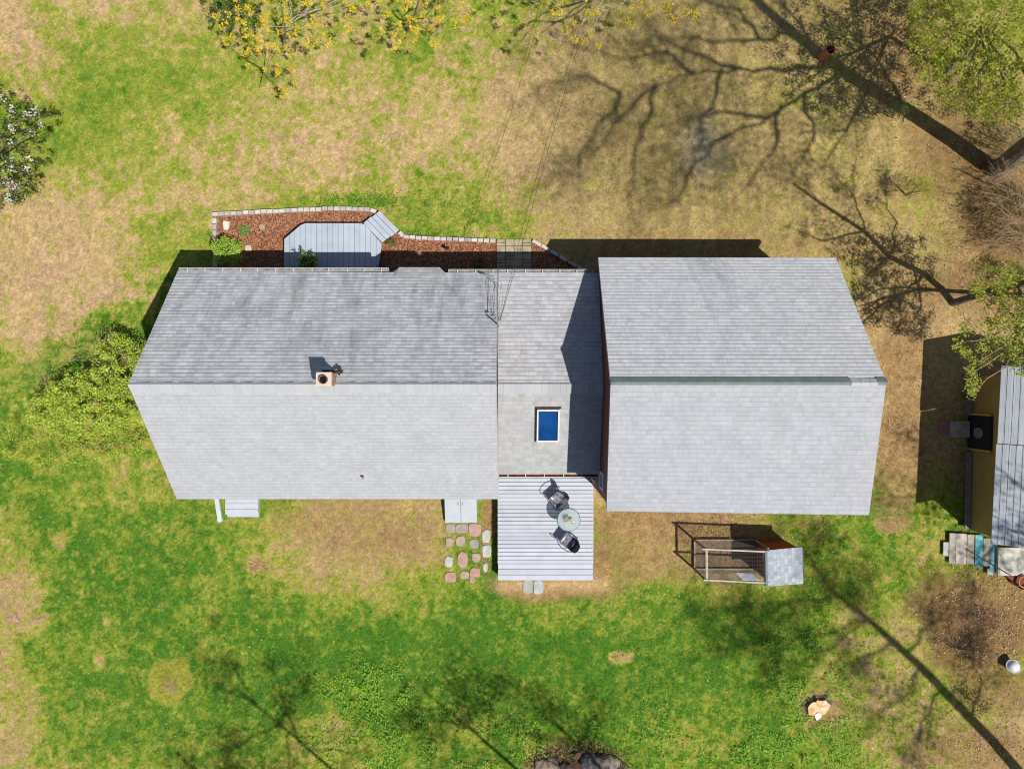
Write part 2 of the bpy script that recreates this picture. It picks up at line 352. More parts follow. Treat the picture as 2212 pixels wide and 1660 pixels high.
def ellw(u, v, cu, cv, ru, rv, wob):
    d = np.sqrt(((u - cu) / ru) ** 2 + ((v - cv) / rv) ** 2) + wob
    return np.clip((1.35 - d) / .7, 0, 1)
def fields(X, Y):
    u = 1106 + X * F / HCAM; v = 830 - Y * F / HCAM
    w1 = fbm(X * .35, Y * .35, 3, 5) - .5; w2 = fbm(X * .35, Y * .35, 41, 5) - .5
    uu = u + w1 * 130; vv = v + w2 * 130
    g = gfield(uu, vv)
    wob = (fbm(X * 1.1, Y * 1.1, 9, 5) - .5) * 1.5
    for cu, cv, ru, rv, tv, st in PATCH:
        k = ellw(u, v, cu, cv, ru, rv, wob) * st; g = g * (1 - k) + tv * k
    n1 = fbm(X * .9, Y * .9, 23, 6, .68) - .5; n2 = fbm(X * 4.2, Y * 4.2, 55, 4, .7) - .5
    n3 = fbm(X * .3, Y * .3, 77, 3) - .5
    n5 = fbm(X * 2.1, Y * 2.1, 131, 4, .7) - .5
    n4 = hash2(np.floor(X * 14), np.floor(Y * 14), 5) - .5
    ea = np.clip((u - 950) / 300, 0, 1) * np.clip((700 - v) / 150, 0, 1)
    sv = np.clip((v - 1000) / 100, 0, 1)
    am = 1 - .5 * np.clip((g - .5) / .35, 0, 1)
    g = g * .86 + .07 + (n1 * .6 + n3 * .3 + n5 * .75) * am * (1 - .5 * ea) * (1 - .3 * sv) + n2 * .95 * (1 - .3 * ea) + n4 * .26 - .05 * ea
    b = np.zeros_like(X)
    for cu, cv, ru, rv, st in BARE:
        b = np.maximum(b, ellw(u, v, cu, cv, ru, rv, wob * .8) * st)
    b = np.clip(b + n1 * .5 * (b > .02) + n2 * .35 * (b > .02), 0, 1)
    # the pale ring where a bush was taken out
    d = np.hypot(u - 367, v - 1472) / 52 + (fbm(X * 1.6, Y * 1.6, 91, 4) - .5) * .42
    ring = np.clip((1.0 - d) / .12, 0, 1)
    nw = np.clip((620 - v) / 60, 0, 1) * np.clip((1000 - u) / 200, 0, 1)
    g = g * (1 - .2 * nw * np.clip(g * 1.6 - .5, 0, 1))
    return u, v, np.clip(g, 0, 1), b, ring, n1, n2
LUSH = np.array((.060, .168, .015)); MIDG = np.array((.145, .235, .022)); YELG = np.array((.29, .30, .045)); TAN = np.array((.46, .33, .155)); PINK = np.array((.45, .30, .175)); DIRT = np.array((.30, .19, .085)); OLIVE = np.array((.36, .265, .11))
def lerp(a, b, t): return a * (1 - t)[..., None] + b * t[..., None]
def albedo(X, Y):
    u, v, g, b, ring, n1, n2 = fields(X, Y)
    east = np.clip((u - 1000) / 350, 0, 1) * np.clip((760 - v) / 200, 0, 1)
    tan = lerp(lerp(np.broadcast_to(TAN, X.shape + (3,)), np.broadcast_to(PINK, X.shape + (3,)), np.clip(n1 * 3 + .5, 0, 1)), np.broadcast_to(OLIVE, X.shape + (3,)), east)
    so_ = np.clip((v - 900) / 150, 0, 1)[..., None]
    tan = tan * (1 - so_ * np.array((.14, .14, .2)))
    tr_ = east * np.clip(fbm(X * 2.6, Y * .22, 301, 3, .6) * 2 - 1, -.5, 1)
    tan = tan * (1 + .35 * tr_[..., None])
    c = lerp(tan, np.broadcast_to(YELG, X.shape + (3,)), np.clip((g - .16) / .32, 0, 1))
    c = lerp(c, np.broadcast_to(MIDG, X.shape + (3,)), np.clip((g - .44) / .32, 0, 1))
    c = lerp(c, np.broadcast_to(LUSH, X.shape + (3,)), np.clip((g - .68) / .32, 0, 1))
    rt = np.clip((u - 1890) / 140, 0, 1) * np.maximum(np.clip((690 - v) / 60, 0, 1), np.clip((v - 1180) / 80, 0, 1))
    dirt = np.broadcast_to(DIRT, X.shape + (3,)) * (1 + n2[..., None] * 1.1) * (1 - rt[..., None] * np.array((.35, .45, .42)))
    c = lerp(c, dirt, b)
    c = lerp(c, np.array((.27, .26, .04)) * (1 + n2[..., None]), ring * .9)
    core = np.clip(1.2 - np.hypot((u - 368) / 24, (v - 1480) / 20) + n1 * 1.5, 0, 1)
    c = lerp(c, np.array((.30, .20, .11)) * (1 + n2[..., None]), core)
    sand = np.clip(1 - np.abs(v - 1262) / 26, 0, 1) * np.clip((130 - np.abs(u - 1195)) / 20, 0, 1)
    c = lerp(c, np.broadcast_to(np.array((.50, .34, .17)), X.shape + (3,)), sand)
    # faint ash-grey patch on the track
    spk = fbm(X * 7, Y * 7, 201, 3, .8) - .5
    c = c * (1 + spk[..., None] * (.9 - .5 * g[..., None]))
    ash = np.clip(1.1 - np.hypot((u - 1520) / 60, (v - 310) / 90) + n1 * 1.2, 0, 1) * .3
    c = lerp(c, np.broadcast_to(np.array((.42, .41, .40)), X.shape + (3,)), ash)
    far = np.clip((np.maximum(np.abs(X) - 21, np.abs(Y) - 16.5)) / 6, 0, 1)
    fn = fbm(X * .11, Y * .11, 401, 4)
    c = lerp(c, lerp(np.broadcast_to(np.array((.22, .22, .06)), X.shape + (3,)), np.broadcast_to(np.array((.12, .2, .03)), X.shape + (3,)), fn), far)
    return c, g, b, ring, u, v

def axis(lo, hi, st, far):
    a = np.arange(lo, hi + st / 2, st); e = []
    x = hi; d = st
    while x < far: d *= 1.5; x += d; e.append(x)
    e = np.array(e); return np.concatenate([-(e[::-1]) , a, e]) if abs(lo + hi) < 1e-6 else a
xs = axis(-21, 21, .055, 180); ys = axis(-16.5, 16.5, .055, 180)
XX, YY = np.meshgrid(xs, ys)
col, gg, bb, rr_, _, _ = albedo(XX, YY)
ZZ = (fbm(XX * 1.3, YY * 1.3, 5, 5) - .5) * .03 + (fbm(XX * 6, YY * 6, 15, 3) - .5) * .022
inner = (np.abs(XX) < 21) & (np.abs(YY) < 16.5)
ZZ = np.where(inner, ZZ, ZZ * .2)
ZZ = ZZ - .03
nv = XX.size; W_ = len(xs); H_ = len(ys)
me = bpy.data.meshes.new('ground'); me.vertices.add(nv)
me.vertices.foreach_set('co', np.stack([XX, YY, ZZ], -1).astype(np.float32).ravel())
idx = np.arange(nv).reshape(H_, W_)
q = np.stack([idx[:-1, :-1], idx[:-1, 1:], idx[1:, 1:], idx[1:, :-1]], -1).reshape(-1, 4)
me.loops.add(q.size); me.loops.foreach_set('vertex_index', q.astype(np.int32).ravel())
me.polygons.add(len(q)); me.polygons.foreach_set('loop_start', np.arange(0, q.size, 4, dtype=np.int32)); me.polygons.foreach_set('loop_total', np.full(len(q), 4, np.int32))
me.polygons.foreach_set('use_smooth', np.ones(len(q), bool))
me.update(calc_edges=True)
ca = me.color_attributes.new('Col', 'FLOAT_COLOR', 'POINT'); c4 = np.ones((nv, 4), np.float32); c4[:, :3] = np.clip(col.reshape(-1, 3), 0, 1); ca.data.foreach_set('color', c4.ravel())
gm = bpy.data.materials.new('lawn'); gm.use_nodes = True; n = gm.node_tree; b = n.nodes['Principled BSDF']; b.inputs['Roughness'].default_value = .95; b.inputs['Specular IOR Level'].default_value = .1
at = n.nodes.new('ShaderNodeAttribute'); at.attribute_name = 'Col'; tc = n.nodes.new('ShaderNodeTexCoord')
n1_ = n.nodes.new('ShaderNodeTexNoise'); n1_.inputs['Scale'].default_value = 15; n1_.inputs['Detail'].default_value = 5; n1_.inputs['Roughness'].default_value = .85
n.links.new(tc.outputs['Object'], n1_.inputs['Vector'])
mr = n.nodes.new('ShaderNodeMapRange'); mr.inputs[1].default_value = .3; mr.inputs[2].default_value = .7; mr.inputs[3].default_value = .42; mr.inputs[4].default_value = 1.5; n.links.new(n1_.outputs['Fac'], mr.inputs[0])
mx = n.nodes.new('ShaderNodeMixRGB'); mx.blend_type = 'MULTIPLY'; mx.inputs[0].default_value = 1; n.links.new(at.outputs['Color'], mx.inputs[1]); n.links.new(mr.outputs[0], mx.inputs[2]); n.links.new(mx.outputs[0], b.inputs['Base Color'])
bp = n.nodes.new('ShaderNodeBump'); bp.inputs['Strength'].default_value = .6; bp.inputs['Distance'].default_value = .03; n.links.new(n1_.outputs['Fac'], bp.inputs['Height']); n.links.new(bp.outputs[0], b.inputs['Normal'])
ground = link('ground', me, gm); tag(ground, 'patchy lawn of green grass, dry thatch and bare earth', kind='structure')

# ------------------------------------------------------------------ mulch bed, pavers
def pu(lst, z=0): return [(P(a, b_, z).x, P(a, b_, z).y) for a, b_ in lst]
BED1 = pu([(461, 463), (560, 456), (700, 450), (808, 453), (865, 505), (1073, 519), (1073, 640), (461, 640)])
BED2 = pu([(1148, 519), (1264, 584), (1264, 640), (1148, 640)])
def mulchmat():
    m = bpy.data.materials.new('bark_mulch'); m.use_nodes = True; n = m.node_tree; b = n.nodes['Principled BSDF']; b.inputs['Roughness'].default_value = .9
    tc = n.nodes.new('ShaderNodeTexCoord'); v_ = n.nodes.new('ShaderNodeTexVoronoi'); v_.inputs['Scale'].default_value = 22; n.links.new(tc.outputs['Object'], v_.inputs['Vector'])
    r = n.nodes.new('ShaderNodeValToRGB'); r.color_ramp.elements[0].color = (.10, .035, .018, 1); r.color_ramp.elements[1].color = (.52, .27, .15, 1)
    e = r.color_ramp.elements.new(.45); e.color = (.26, .105, .05, 1); e = r.color_ramp.elements.new(.8); e.color = (.34, .14, .07, 1)
    sp = n.nodes.new('ShaderNodeSeparateXYZ'); n.links.new(v_.outputs['Color'], sp.inputs[0]); n.links.new(sp.outputs[0], r.inputs[0]); n.links.new(r.outputs[0], b.inputs['Base Color'])
    bp = n.nodes.new('ShaderNodeBump'); bp.inputs['Strength'].default_value = .9; bp.inputs['Distance'].default_value = .03; n.links.new(v_.outputs['Distance'], bp.inputs['Height']); n.links.new(bp.outputs[0], b.inputs['Normal'])
    return m
MULCH = mulchmat()
m = MB(); m.prism(BED1, -.1, .02); m.prism(BED2, -.1, .02)
tag(m.build('mulch_bed', MULCH), 'reddish bark mulch bed along the house front', kind='structure')
m = MB(); a0 = P(1073, 517); a1 = P(1148, 590)
nx, ny = 4, 5
for i in range(nx):
    for j in range(ny):
        x0 = a0.x + (a1.x - a0.x) * i / nx; y0 = a0.y + (a1.y - a0.y) * j / ny; dx = (a1.x - a0.x) / nx; dy = (a1.y - a0.y) / ny
        if (i + j) % 3 == 0:
            for h in (0, 1): m.box((x0 + dx / 2, y0 + dy * (.25 + .5 * h), .0), (dx - .02, abs(dy) / 2 - .02, .1))
        else: m.box((x0 + dx / 2, y0 + dy / 2, .0), (dx - .02, abs(dy) - .02, .1 + .006 * ((i * j) % 2)))
PAVER = mat('pale_paver', (.36, .31, .21), .9, .2, 4, bump=.4, bscale=30)
tag(m.build('paver_path', PAVER), 'pale square pavers leading to the front of the house', kind='structure')

# ------------------------------------------------------------------ grass blades
KEEP_OUT = [BED1, BED2, pu([(1073, 517), (1148, 517), (1148, 600), (1073, 600)]),
            [(-11.3, -3.5), (-.4, -3.5), (-.4, -3.0), (2.9, -3.0), (2.9, -3.8), (10.8, -3.8), (10.8, 4.1), (2.9, 4.1), (2.9, 3.7), (-11.3, 3.7)],
            pu([(1075, 1000), (1283, 1000), (1283, 1253), (1075, 1253)])]
def blades(name, N, lo, hi, label):
    X = rng.uniform(-20.5, 20.5, N); Y = rng.uniform(-15.6, 15.6, N)
    c, g, b, ring, u, v = albedo(X, Y)
    keep = rng.random(N) < np.clip(lo + (hi - lo) * g, 0, 1) * (1 - b * .93) * (1 - .4 * ring)
    for pl in KEEP_OUT: keep &= ~inpoly(X, Y, pl)
    X, Y, c, g = X[keep], Y[keep], c[keep], g[keep]; n = len(X)
    az = rng.uniform(0, 2 * np.pi, n); ln = rng.uniform(.02, .055, n) * (.7 + .6 * g); ht = rng.uniform(.012, .04, n) * (.5 + g); wd = rng.uniform(.006, .013, n)
    dx, dy = np.cos(az), np.sin(az); z0 = np.full(n, -.035)
    V = np.empty((n, 3, 3))
    V[:, 0] = np.stack([X - dy * wd, Y + dx * wd, z0], -1); V[:, 1] = np.stack([X + dy * wd, Y - dx * wd, z0], -1)
    V[:, 2] = np.stack([X + dx * ln, Y + dy * ln, z0 + .01 + ht], -1)
    f = rng.uniform(.5, 1.6, n)[:, None]; cc = c * f
    straw = rng.random(n) < .2 * (1 - g) + .03; cc[straw] = np.array((.62, .50, .30)) * rng.uniform(.8, 1.15, (straw.sum(), 1))
    o = np_mesh(name, V.reshape(-1, 3), 3, GRASSM, None, np.clip(cc, 0, 1))
    tag(o, label, kind='stuff'); return o
blades('grass', 620000, .35, 1.0, 'short grass blades over the lawn')

def leaf_faces(C, size, up=.5, asp=.6):
    """C (n,3) centres -> quads, kite shaped"""
    n = len(C); size = np.broadcast_to(size, (n,))
    nr = rng.normal(size=(n, 3)); nr[:, 2] = np.abs(nr[:, 2]) + up; nr /= np.linalg.norm(nr, axis=1)[:, None]
    t = rng.normal(size=(n, 3)); t -= nr * (t * nr).sum(1)[:, None]; t /= np.linalg.norm(t, axis=1)[:, None]; s_ = np.cross(nr, t)
    V = np.empty((n, 4, 3)); L_ = (size / 2)[:, None]
    V[:, 0] = C - t * L_; V[:, 1] = C + s_ * L_ * asp + t * L_ * .1; V[:, 2] = C + t * L_; V[:, 3] = C - s_ * L_ * asp + t * L_ * .1
    return V.reshape(-1, 3)
def pick(cols, n, jit=.18):
    c = np.array(cols)[rng.integers(0, len(cols), n)]
    return np.clip(c * rng.uniform(1 - jit, 1 + jit, (n, 1)), 0, 1)

# leaf litter and little flowers
def scatter_u(n, cu, cv, ru, rv, z=.0):
    a = rng.normal(size=(n, 2)); X = (cu + a[:, 0] * ru - 1106) / F * HCAM; Y = (830 - cv - a[:, 1] * rv) / F * HCAM
    return np.stack([X, Y, np.full(n, z)], -1)
C = np.concatenate([scatter_u(1500, 1930, 90, 80, 80), scatter_u(900, 2090, 330, 90, 90), scatter_u(900, 2110, 560, 70, 100), scatter_u(3800, 2110, 1340, 66, 60), scatter_u(1200, 2090, 1580, 90, 70),
    scatter_u(700, 1560, 1150, 70, 26), scatter_u(420, 1720, 1150, 60, 40), scatter_u(500, 1780, 1530, 26, 30), scatter_u(500, 1840, 1370, 160, 130), scatter_u(200, 560, 1225, 12, 9), scatter_u(60, 1345, 1418, 12, 7),
    scatter_u(160, 120, 1450, 110, 130), scatter_u(200, 1250, 1630, 90, 16), scatter_u(300, 1960, 850, 30, 120), scatter_u(120, 1350, 1180, 90, 60)])
kk = fbm(C[:, 0] * 1.1, C[:, 1] * 1.1, 88, 4, .7) > rng.uniform(.35, .62, len(C)); C = C[kk]
C[:, 2] = rng.uniform(-.02, .01, len(C))
for pl in KEEP_OUT: C = C[~inpoly(C[:, 0], C[:, 1], pl)]
o = np_mesh('fallen_leaves', leaf_faces(C, rng.uniform(.03, .08, len(C)), 4, .7), 4, LITTER, None, pick([(.42, .26, .13), (.55, .36, .2), (.36, .2, .1), (.6, .45, .28), (.16, .08, .04), (.24, .12, .06)], len(C), .3))
tag(o, 'dry tan and brown leaves scattered over the lawn and under the trees', kind='stuff')
C = np.stack([rng.uniform(-19.4, 19.4, 330), rng.uniform(-14.6, -4.5, 330), np.full(330, .03)], -1)
for pl in KEEP_OUT: C = C[~inpoly(C[:, 0], C[:, 1], pl)]
o = np_mesh('small_flowers', leaf_faces(C, rng.uniform(.03, .055, len(C)), 3, .9), 4, LITTER, None, pick([(.8, .65, .1), (.85, .8, .5), (.7, .55, .3)], len(C)))
tag(o, 'tiny yellow and cream flowers dotted in the green lawn', kind='stuff')
# mulch chips
C = np.stack([rng.uniform(BED1[0][0], BED1[5][0], 9000), rng.uniform(3.9, 6.9, 9000), rng.uniform(.02, .045, 9000)], -1)
C = C[inpoly(C[:, 0], C[:, 1], BED1) | inpoly(C[:, 0], C[:, 1], BED2)]
o = np_mesh('mulch_chips', leaf_faces(C, rng.uniform(.03, .075, len(C)), 1.5, .35), 4, LITTER, None, pick([(.30, .12, .06), (.42, .2, .1), (.55, .33, .2), (.18, .07, .035)], len(C)))
tag(o, 'loose reddish bark chips in the front bed', kind='stuff')

# ------------------------------------------------------------------ house
house = empty('house', (0, 0, 0), 'long grey shingled house with low middle link and taller wing at right', 'house')
ME, MR = 2.7, 5.7
XL, XR = -11.41, -.47
def gable_wall(name, x0, x1, yN, zN, yR, zR, yS, zS, material, ov=.25):
    m = MB(); prof = [(yS, 0), (yN, 0), (yN, zN), (yR, zR), (yS, zS)]
    vs_ = [(x0, y, z) for y, z in prof] + [(x1, y, z) for y, z in prof]; k = len(prof)
    m.add(vs_, [tuple(range(k))[::-1], tuple(range(k, 2 * k))] + [(i, (i + 1) % k, k + (i + 1) % k, k + i) for i in range(k)])
    return m.build(name, material, house)
gable_wall('wall', XL + .2, XR - .03, 3.6, ME - .02, 0, MR - .2, -3.62, ME - .02, RED)
r1 = roof_slope('roof', (XL, 3.86, ME), (XR, 3.80, ME), (XR, 0, MR), (XL, 0, MR), SH_MAIN_N, house)
r2 = roof_slope('roof', (XL - .03, -3.90, ME), (XR, -3.90, ME), (XR, 0, MR), (XL, 0, MR), SH_MAIN_S, house)
tag(r1, 'long front roof slope with dark vertical stains'); tag(r2, 'long pale back roof slope')
def cap_run(name, x0, x1, y, z, sN, sS, half, mats, parent, piece=.2, lift=.03):
    """overlapping ridge shingles; sN,sS = slopes"""
    m = MB(); x = x0; i = 0; U = []
    while x < x1 - .02:
        e = min(x + piece * random.uniform(.85, 1.15), x1); t = lift + .008 * (i % 3)
        hN, hS = half
        prof = [(y + hN, z - hN * sN + t), (y, z + t + .015), (y - hS, z - hS * sS + t)]
        vs_ = [(x, a, b_) for a, b_ in prof] + [(e, a, b_) for a, b_ in prof] + [(x, a, b_ - t - .01) for a, b_ in (prof[0], prof[2])] + [(e, a, b_ - t - .01) for a, b_ in (prof[0], prof[2])]
        m.add(vs_, [(0, 1, 4, 3), (1, 2, 5, 4), (0, 3, 8, 6), (2, 7, 9, 5), (0, 6, 7, 2, 1), (3, 4, 5, 9, 8)])
        x = e + .003; i += 1
    return m.build(name, mats, parent)
def capmat(nm, c, var):
    m = bpy.data.materials.new(nm); m.use_nodes = True; n = m.node_tree; b = n.nodes['Principled BSDF']; b.inputs['Roughness'].default_value = .9
    g = n.nodes.new('ShaderNodeNewGeometry'); r = n.nodes.new('ShaderNodeValToRGB'); n.links.new(g.outputs['Random Per Island'], r.inputs[0])
    r.color_ramp.elements[0].color = (*(np.array(c) * (1 - var)), 1); r.color_ramp.elements[1].color = (*(np.array(c) * (1 + var)), 1)
    n.links.new(r.outputs[0], b.inputs['Base Color']); return m
CAP = capmat('cap_shingle', (.42, .43, .46), .05); CAP2 = capmat('cap_shingle_mixed', (.38, .40, .43), .10)
CAPG = capmat('cap_green', (.22, .28, .26), .05)
cap_run('ridge_cap', XL, XR, 0, MR, .78, .77, (.06, .24), CAP, r2)
# middle link
CR, CE = 3.9, 2.72; CXL, CXR = -.46, 2.955
cN = roof_slope('roof', (CXL, 3.80, CE), (CXR, 3.80, CE), (CXR, 0, CR), (CXL, 0, CR), SH_MID_N, house)
cS = roof_slope('roof', (CXL, -3.0, 2.97), (CXR, -3.0, 2.97), (CXR, 0, CR), (CXL, 0, CR), SH_MID_S, house)
tag(cN, 'front roof slope of the low middle link'); tag(cS, 'back roof slope of the low middle link with the skylight')
cap_run('ridge_cap', CXL, CXR, 0, CR, .31, .31, (.05, .30), CAP2, cS, piece=.2)
m = MB(); m.box(((CXL + CXR) / 2, .4, 1.33), (CXR - CXL - .02, 6.3, 2.66)); 
m.build('wall', RED, house)
# flashing where the tall gable meets the low link
m = MB()
for s_ in (1, -1):
    m.bar((XR + .012, 0, MR - .06), (XR + .012, s_ * 3.8, MR - .06 - 3.8 * .78), .014, .11)
m.build('rake_board', mat('rake_grey', (.45, .46, .47), .7), house)
# big wing
BX0, BX1 = 2.885, 10.89; BRZ = 6.17; YB = .05
bN = roof_slope('roof', (BX0 + .02, 4.27, 3.0), (BX1 + .02, 4.26, 3.0), (BX1 - .02, YB, BRZ), (BX0 - .02, YB, BRZ), SH_BIG_N, house)
bS = roof_slope('roof', (BX0, -3.86, 5.17), (BX1, -3.98, 5.17), (BX1 - .02, YB, BRZ), (BX0 - .02, YB, BRZ), SH_BIG_S, house)
tag(bN, 'steep front roof slope of the tall right wing'); tag(bS, 'shallow back roof slope of the tall right wing')
for (xa, xb) in ((BX0 - .02, BX0 + 3.0), (BX0 + 3.005, BX0 + 6.1), (BX0 + 6.1, BX1 - 1.05), (BX1 - .28, BX1 + .01)):
    t = .04; m = MB()
    prof = [(YB + .16, BRZ - .16 * .745 + t), (YB + .02, BRZ + t + .01), (YB - .07, BRZ - .07 * .25 + t)]
    vs_ = [(x_, a, b_) for x_ in (xa, xb) for a, b_ in prof] + [(x_, a, b_ - .05) for x_ in (xa, xb) for a, b_ in (prof[0], prof[2])]
    m.add(vs_, [(0, 1, 4, 3), (1, 2, 5, 4), (0, 3, 8, 6), (2, 7, 9, 5), (0, 6, 7, 2, 1), (3, 4, 5, 9, 8)])
    m.build('ridge_cap', GREENCAP, bS)
cap_run('ridge_cap', BX1 - 1.04, BX1 - .29, YB, BRZ, .745, .25, (.12, .10), CAP, bS, piece=.24)
gable_wall('wall', 2.965, BX1 - .15, 4.05, 2.95, YB, BRZ - .16, -3.7, 5.04, RED)
# frieze boards
m = MB()
for z0 in (4.55, 3.6): m.box((2.955, .6, z0 * .72), (.012, 6.2, .03))
m.build('trim_board', mat('dark_trim', (.05, .03, .03), .7), house)
def window(x, y, z, wd, ht, face, parent=house):
    """face: unit axis the window looks along"""
    f = Vector(face); s_ = Vector((0, 0, 1)).cross(f)
    c = Vector((x, y, z)); m = MB(); t = .06
    for k in (-1, 1):
        m.box(c + s_ * k * (wd / 2) + f * .02, (t, .07, ht + t), axes=(s_, f, (0, 0, 1)))
        m.box(c + Vector((0, 0, k * ht / 2)) + f * .021, (wd - t, .068, t), axes=(s_, f, (0, 0, 1)))
    m.box(c + f * .015, (wd - t, .04, .03), axes=(s_, f, (0, 0, 1)))
    fr = m.build('window', mat('window_frame', (.55, .58, .60), .5, .05), parent)
    m = MB(); m.box(c + f * .005, (wd - t, .01, ht - t), axes=(s_, f, (0, 0, 1)))
    m.build('pane', mat('window_glass', (.03, .05, .07), .08, .1, spec=.8), fr)
window(2.965, -3.15, 3.7, .5, .75, (-1, 0, 0)); window(2.965, -3.05, 1.5, .8, 1.1, (-1, 0, 0))
for x_ in (-9.6, -7.2, -4.8, -2.2): window(x_, -3.62, 1.6, 1.0, 1.1, (0, -1, 0))
for x_ in (-10.2, -8.3, -3.1): window(x_, 3.6, 1.6, 1.0, 1.1, (0, 1, 0))
for x_ in (4.6, 7.2, 9.4): window(x_, -3.7, 3.7, .9, 1.1, (0, -1, 0)); window(x_, -3.7, 1.4, .9, 1.1, (0, -1, 0))
window(BX1 - .15, -1.5, 3.8, .9, 1.1, (1, 0, 0)); window(BX1 - .15, 1.5, 1.6, .9, 1.1, (1, 0, 0)); window(XL + .2, 0, 3.9, .9, .9, (-1, 0, 0))
def door(x, y, z, face):
    f = Vector(face); s_ = Vector((0, 0, 1)).cross(f); c = Vector((x, y, z)); m = MB()
    m.box(c + Vector((0, 0, 1.02)) + f * .03, (.9, .06, 2.03), axes=(s_, f, (0, 0, 1)))
    d = m.build('door', mat('door_paint', (.6, .6, .58), .5), house)
    m = MB(); m.box(c + s_ * .36 + Vector((0, 0, 1)) + f * .1, (.1, .06, .03), axes=(s_, f, (0, 0, 1))); m.build('handle', BLACK, d)
door(-6.1, 3.6, .36, (0, 1, 0)); door(.9, -2.75, .5, (0, -1, 0)); door(-10.1, -3.62, .3, (0, -1, 0))
# entry roof bump at the front eave
def poly_slab(name, pts, th, material, parent):
    pts = [Vector(p) for p in pts]; n = len(pts); m = MB()
    m.add(pts + [p - Vector((0, 0, th)) for p in pts], [tuple(range(n)), tuple(range(n, 2 * n))[::-1]] + [(i, n + i, n + (i + 1) % n, (i + 1) % n) for i in range(n)])
    o = m.build(name, material, parent); me = o.data; ul = me.uv_layers.new(name='UVMap')
    for lp in me.loops:
        co = me.vertices[lp.vertex_index].co; ul.data[lp.index].uv = (co.x, (pts[0].y - co.y) * 1.05)
    return o
zE = ME + .03
pts = [P(862, 577, zE - .12), P(950, 577, zE - .12), P(960, 596, zE + .13), P(853, 596, zE + .13)]
o = poly_slab('entry_roof', pts[::-1], .12, SH_MID_N, house)
poly_slab('entry_roof_hip', [P(862, 577, zE - .12), P(853, 596, zE + .13), P(842, 593, zE - .05)], .12, SH_MID_S, o)
poly_slab('entry_roof_hip', [P(950, 577, zE - .12), P(966, 593, zE - .05), P(960, 596, zE + .13)], .12, SH_MID_S, o)
# gutters
def gutter(x0, x1, y, z, out, material, inner=None, nb=.6):
    m = MB(); wd = .11
    m.box(((x0 + x1) / 2, y + out * wd, z - .05), (x1 - x0, .014, .1)); m.box(((x0 + x1) / 2, y + out * .008, z - .05), (x1 - x0, .014, .1))
    m.box(((x0 + x1) / 2, y + out * wd / 2, z - .1), (x1 - x0, wd, .012))
    for xe in (x0, x1): m.box((xe, y + out * wd / 2, z - .05), (.014, wd, .1))
    g = m.build('gutter', material, house)
    m = MB(); m.box(((x0 + x1) / 2, y + out * (wd / 2), z - .075), (x1 - x0 - .03, wd - .03, .02)); m.build('gutter_bed', inner or material, g)
    x = x0 + nb / 2
    while x < x1:
        m = MB(); m.box((x, y + out * (wd / 2 - .01), z + .006), (.028, wd + .02, .012)); x += nb * random.uniform(.95, 1.05); m.build('strap', mat('strap_grey', (.58, .56, .55), .5), g)
GBED = mat('gutter_bed_grey', (.27, .25, .25), .9, .3, 6)
gutter(P(387, 0, ME).x, P(839, 0, ME).x, 3.865, ME + .02, 1, GUTW, GBED)
gutter(P(969, 0, ME).x, -.48, 3.815, ME + .0, 1, GUTW, GBED)
gutter(-.45, 2.75, 3.805, CE + .03, 1, GUTW, GBED)
gutter(-.45, CXR, -3.005, 2.98, -1, mat('gutter_back', (.62, .50, .46), .5, .1, 4), DARKIN, .62)
# chimney
ch = bpy.data.objects.new('chimney', None)
cx0, cx1, cy0, cy1 = -5.69, -5.23, -.07, .36
m = MB(); m.box(((cx0 + cx1) / 2, (cy0 + cy1) / 2, 5.6), (.40, .38, 1.1))
BRICK = mat('chimney_brick', (.36, .20, .15), .9, .35, 14, bump=.5)
ch = m.build('chimney', BRICK, house)
m = MB(); m.box(((cx0 + cx1) / 2, (cy0 + cy1) / 2, 6.19), (.46, .44, .1), taper=.94)
CROWN = mat('mortar_crown', (.60, .52, .44), .9, .15, 8, bump=.3); m.build('chimney_crown', CROWN, ch)
m = MB(); cc = ((cx0 + cx1) / 2, (cy0 + cy1) / 2, 6.24); m.lathe(cc, [(.135, 0), (.135, .07), (.115, .07), (.105, 0)], 24); m.build('flue', mat('flue_rust', (.22, .12, .08), .8, .4, 20), ch, True)
m = MB(); m.lathe(cc, [(.104, .012), (.0001, .012)], 24); m.build('flue_opening', mat('flue_dark', (.006, .006, .006), 1), ch)  # black disc stands for the unlit flue shaft, shade put into its colour
m = MB(); random.seed(11)
for k in range(14):
    m.box((cx0 + .05 + k * .042, cy1 + .02 + random.uniform(0, .05), 5.52 + random.uniform(0, .12)), (.06, .05, .05), rz=random.uniform(0, 3))
for k in range(6): m.box((cx1 + .02 + random.uniform(0, .1), cy1 + .03 + random.uniform(-.09, .05), 5.55), (.07, .05, .05), rz=random.uniform(0, 3))
m.build('flashing', mat('black_tar', (.02, .02, .022), .6), ch)
# skylight on the link
def onC(u, v, lift=0):
    z = 3.6
    for _ in range(6):
        p = P(u, v, z); z = CR - .31 * abs(p.y) + lift
    return P(u, v, z)
sk = MB(); q4 = [onC(1159, 882, .02), onC(1208, 882, .02), onC(1208, 951, .02), onC(1159, 951, .02)]
up = Vector((0, -.296, .955)) * -1; up = Vector((0, -.296, .955)); upn = Vector((0, -.296, .955)).normalized()
ax_ = Vector((1, 0, 0)); ay_ = upn.cross(ax_)
ctr = (q4[0] + q4[2]) / 2; wx = (q4[1] - q4[0]).length; wy = (q4[2] - q4[1]).length
for s_ in (-1, 1):
    sk.box(ctr + ax_ * s_ * (wx / 2 - .025) + upn * .06, (.05, wy, .14), axes=(ax_, ay_, upn))
    sk.box(ctr + ay_ * s_ * (wy / 2 - .025) + upn * .06, (wx - .1, .05, .14), axes=(ax_, ay_, upn))
skl = sk.build('skylight', mat('skylight_frame', (.62, .60, .60), .4, .08, 6), house)
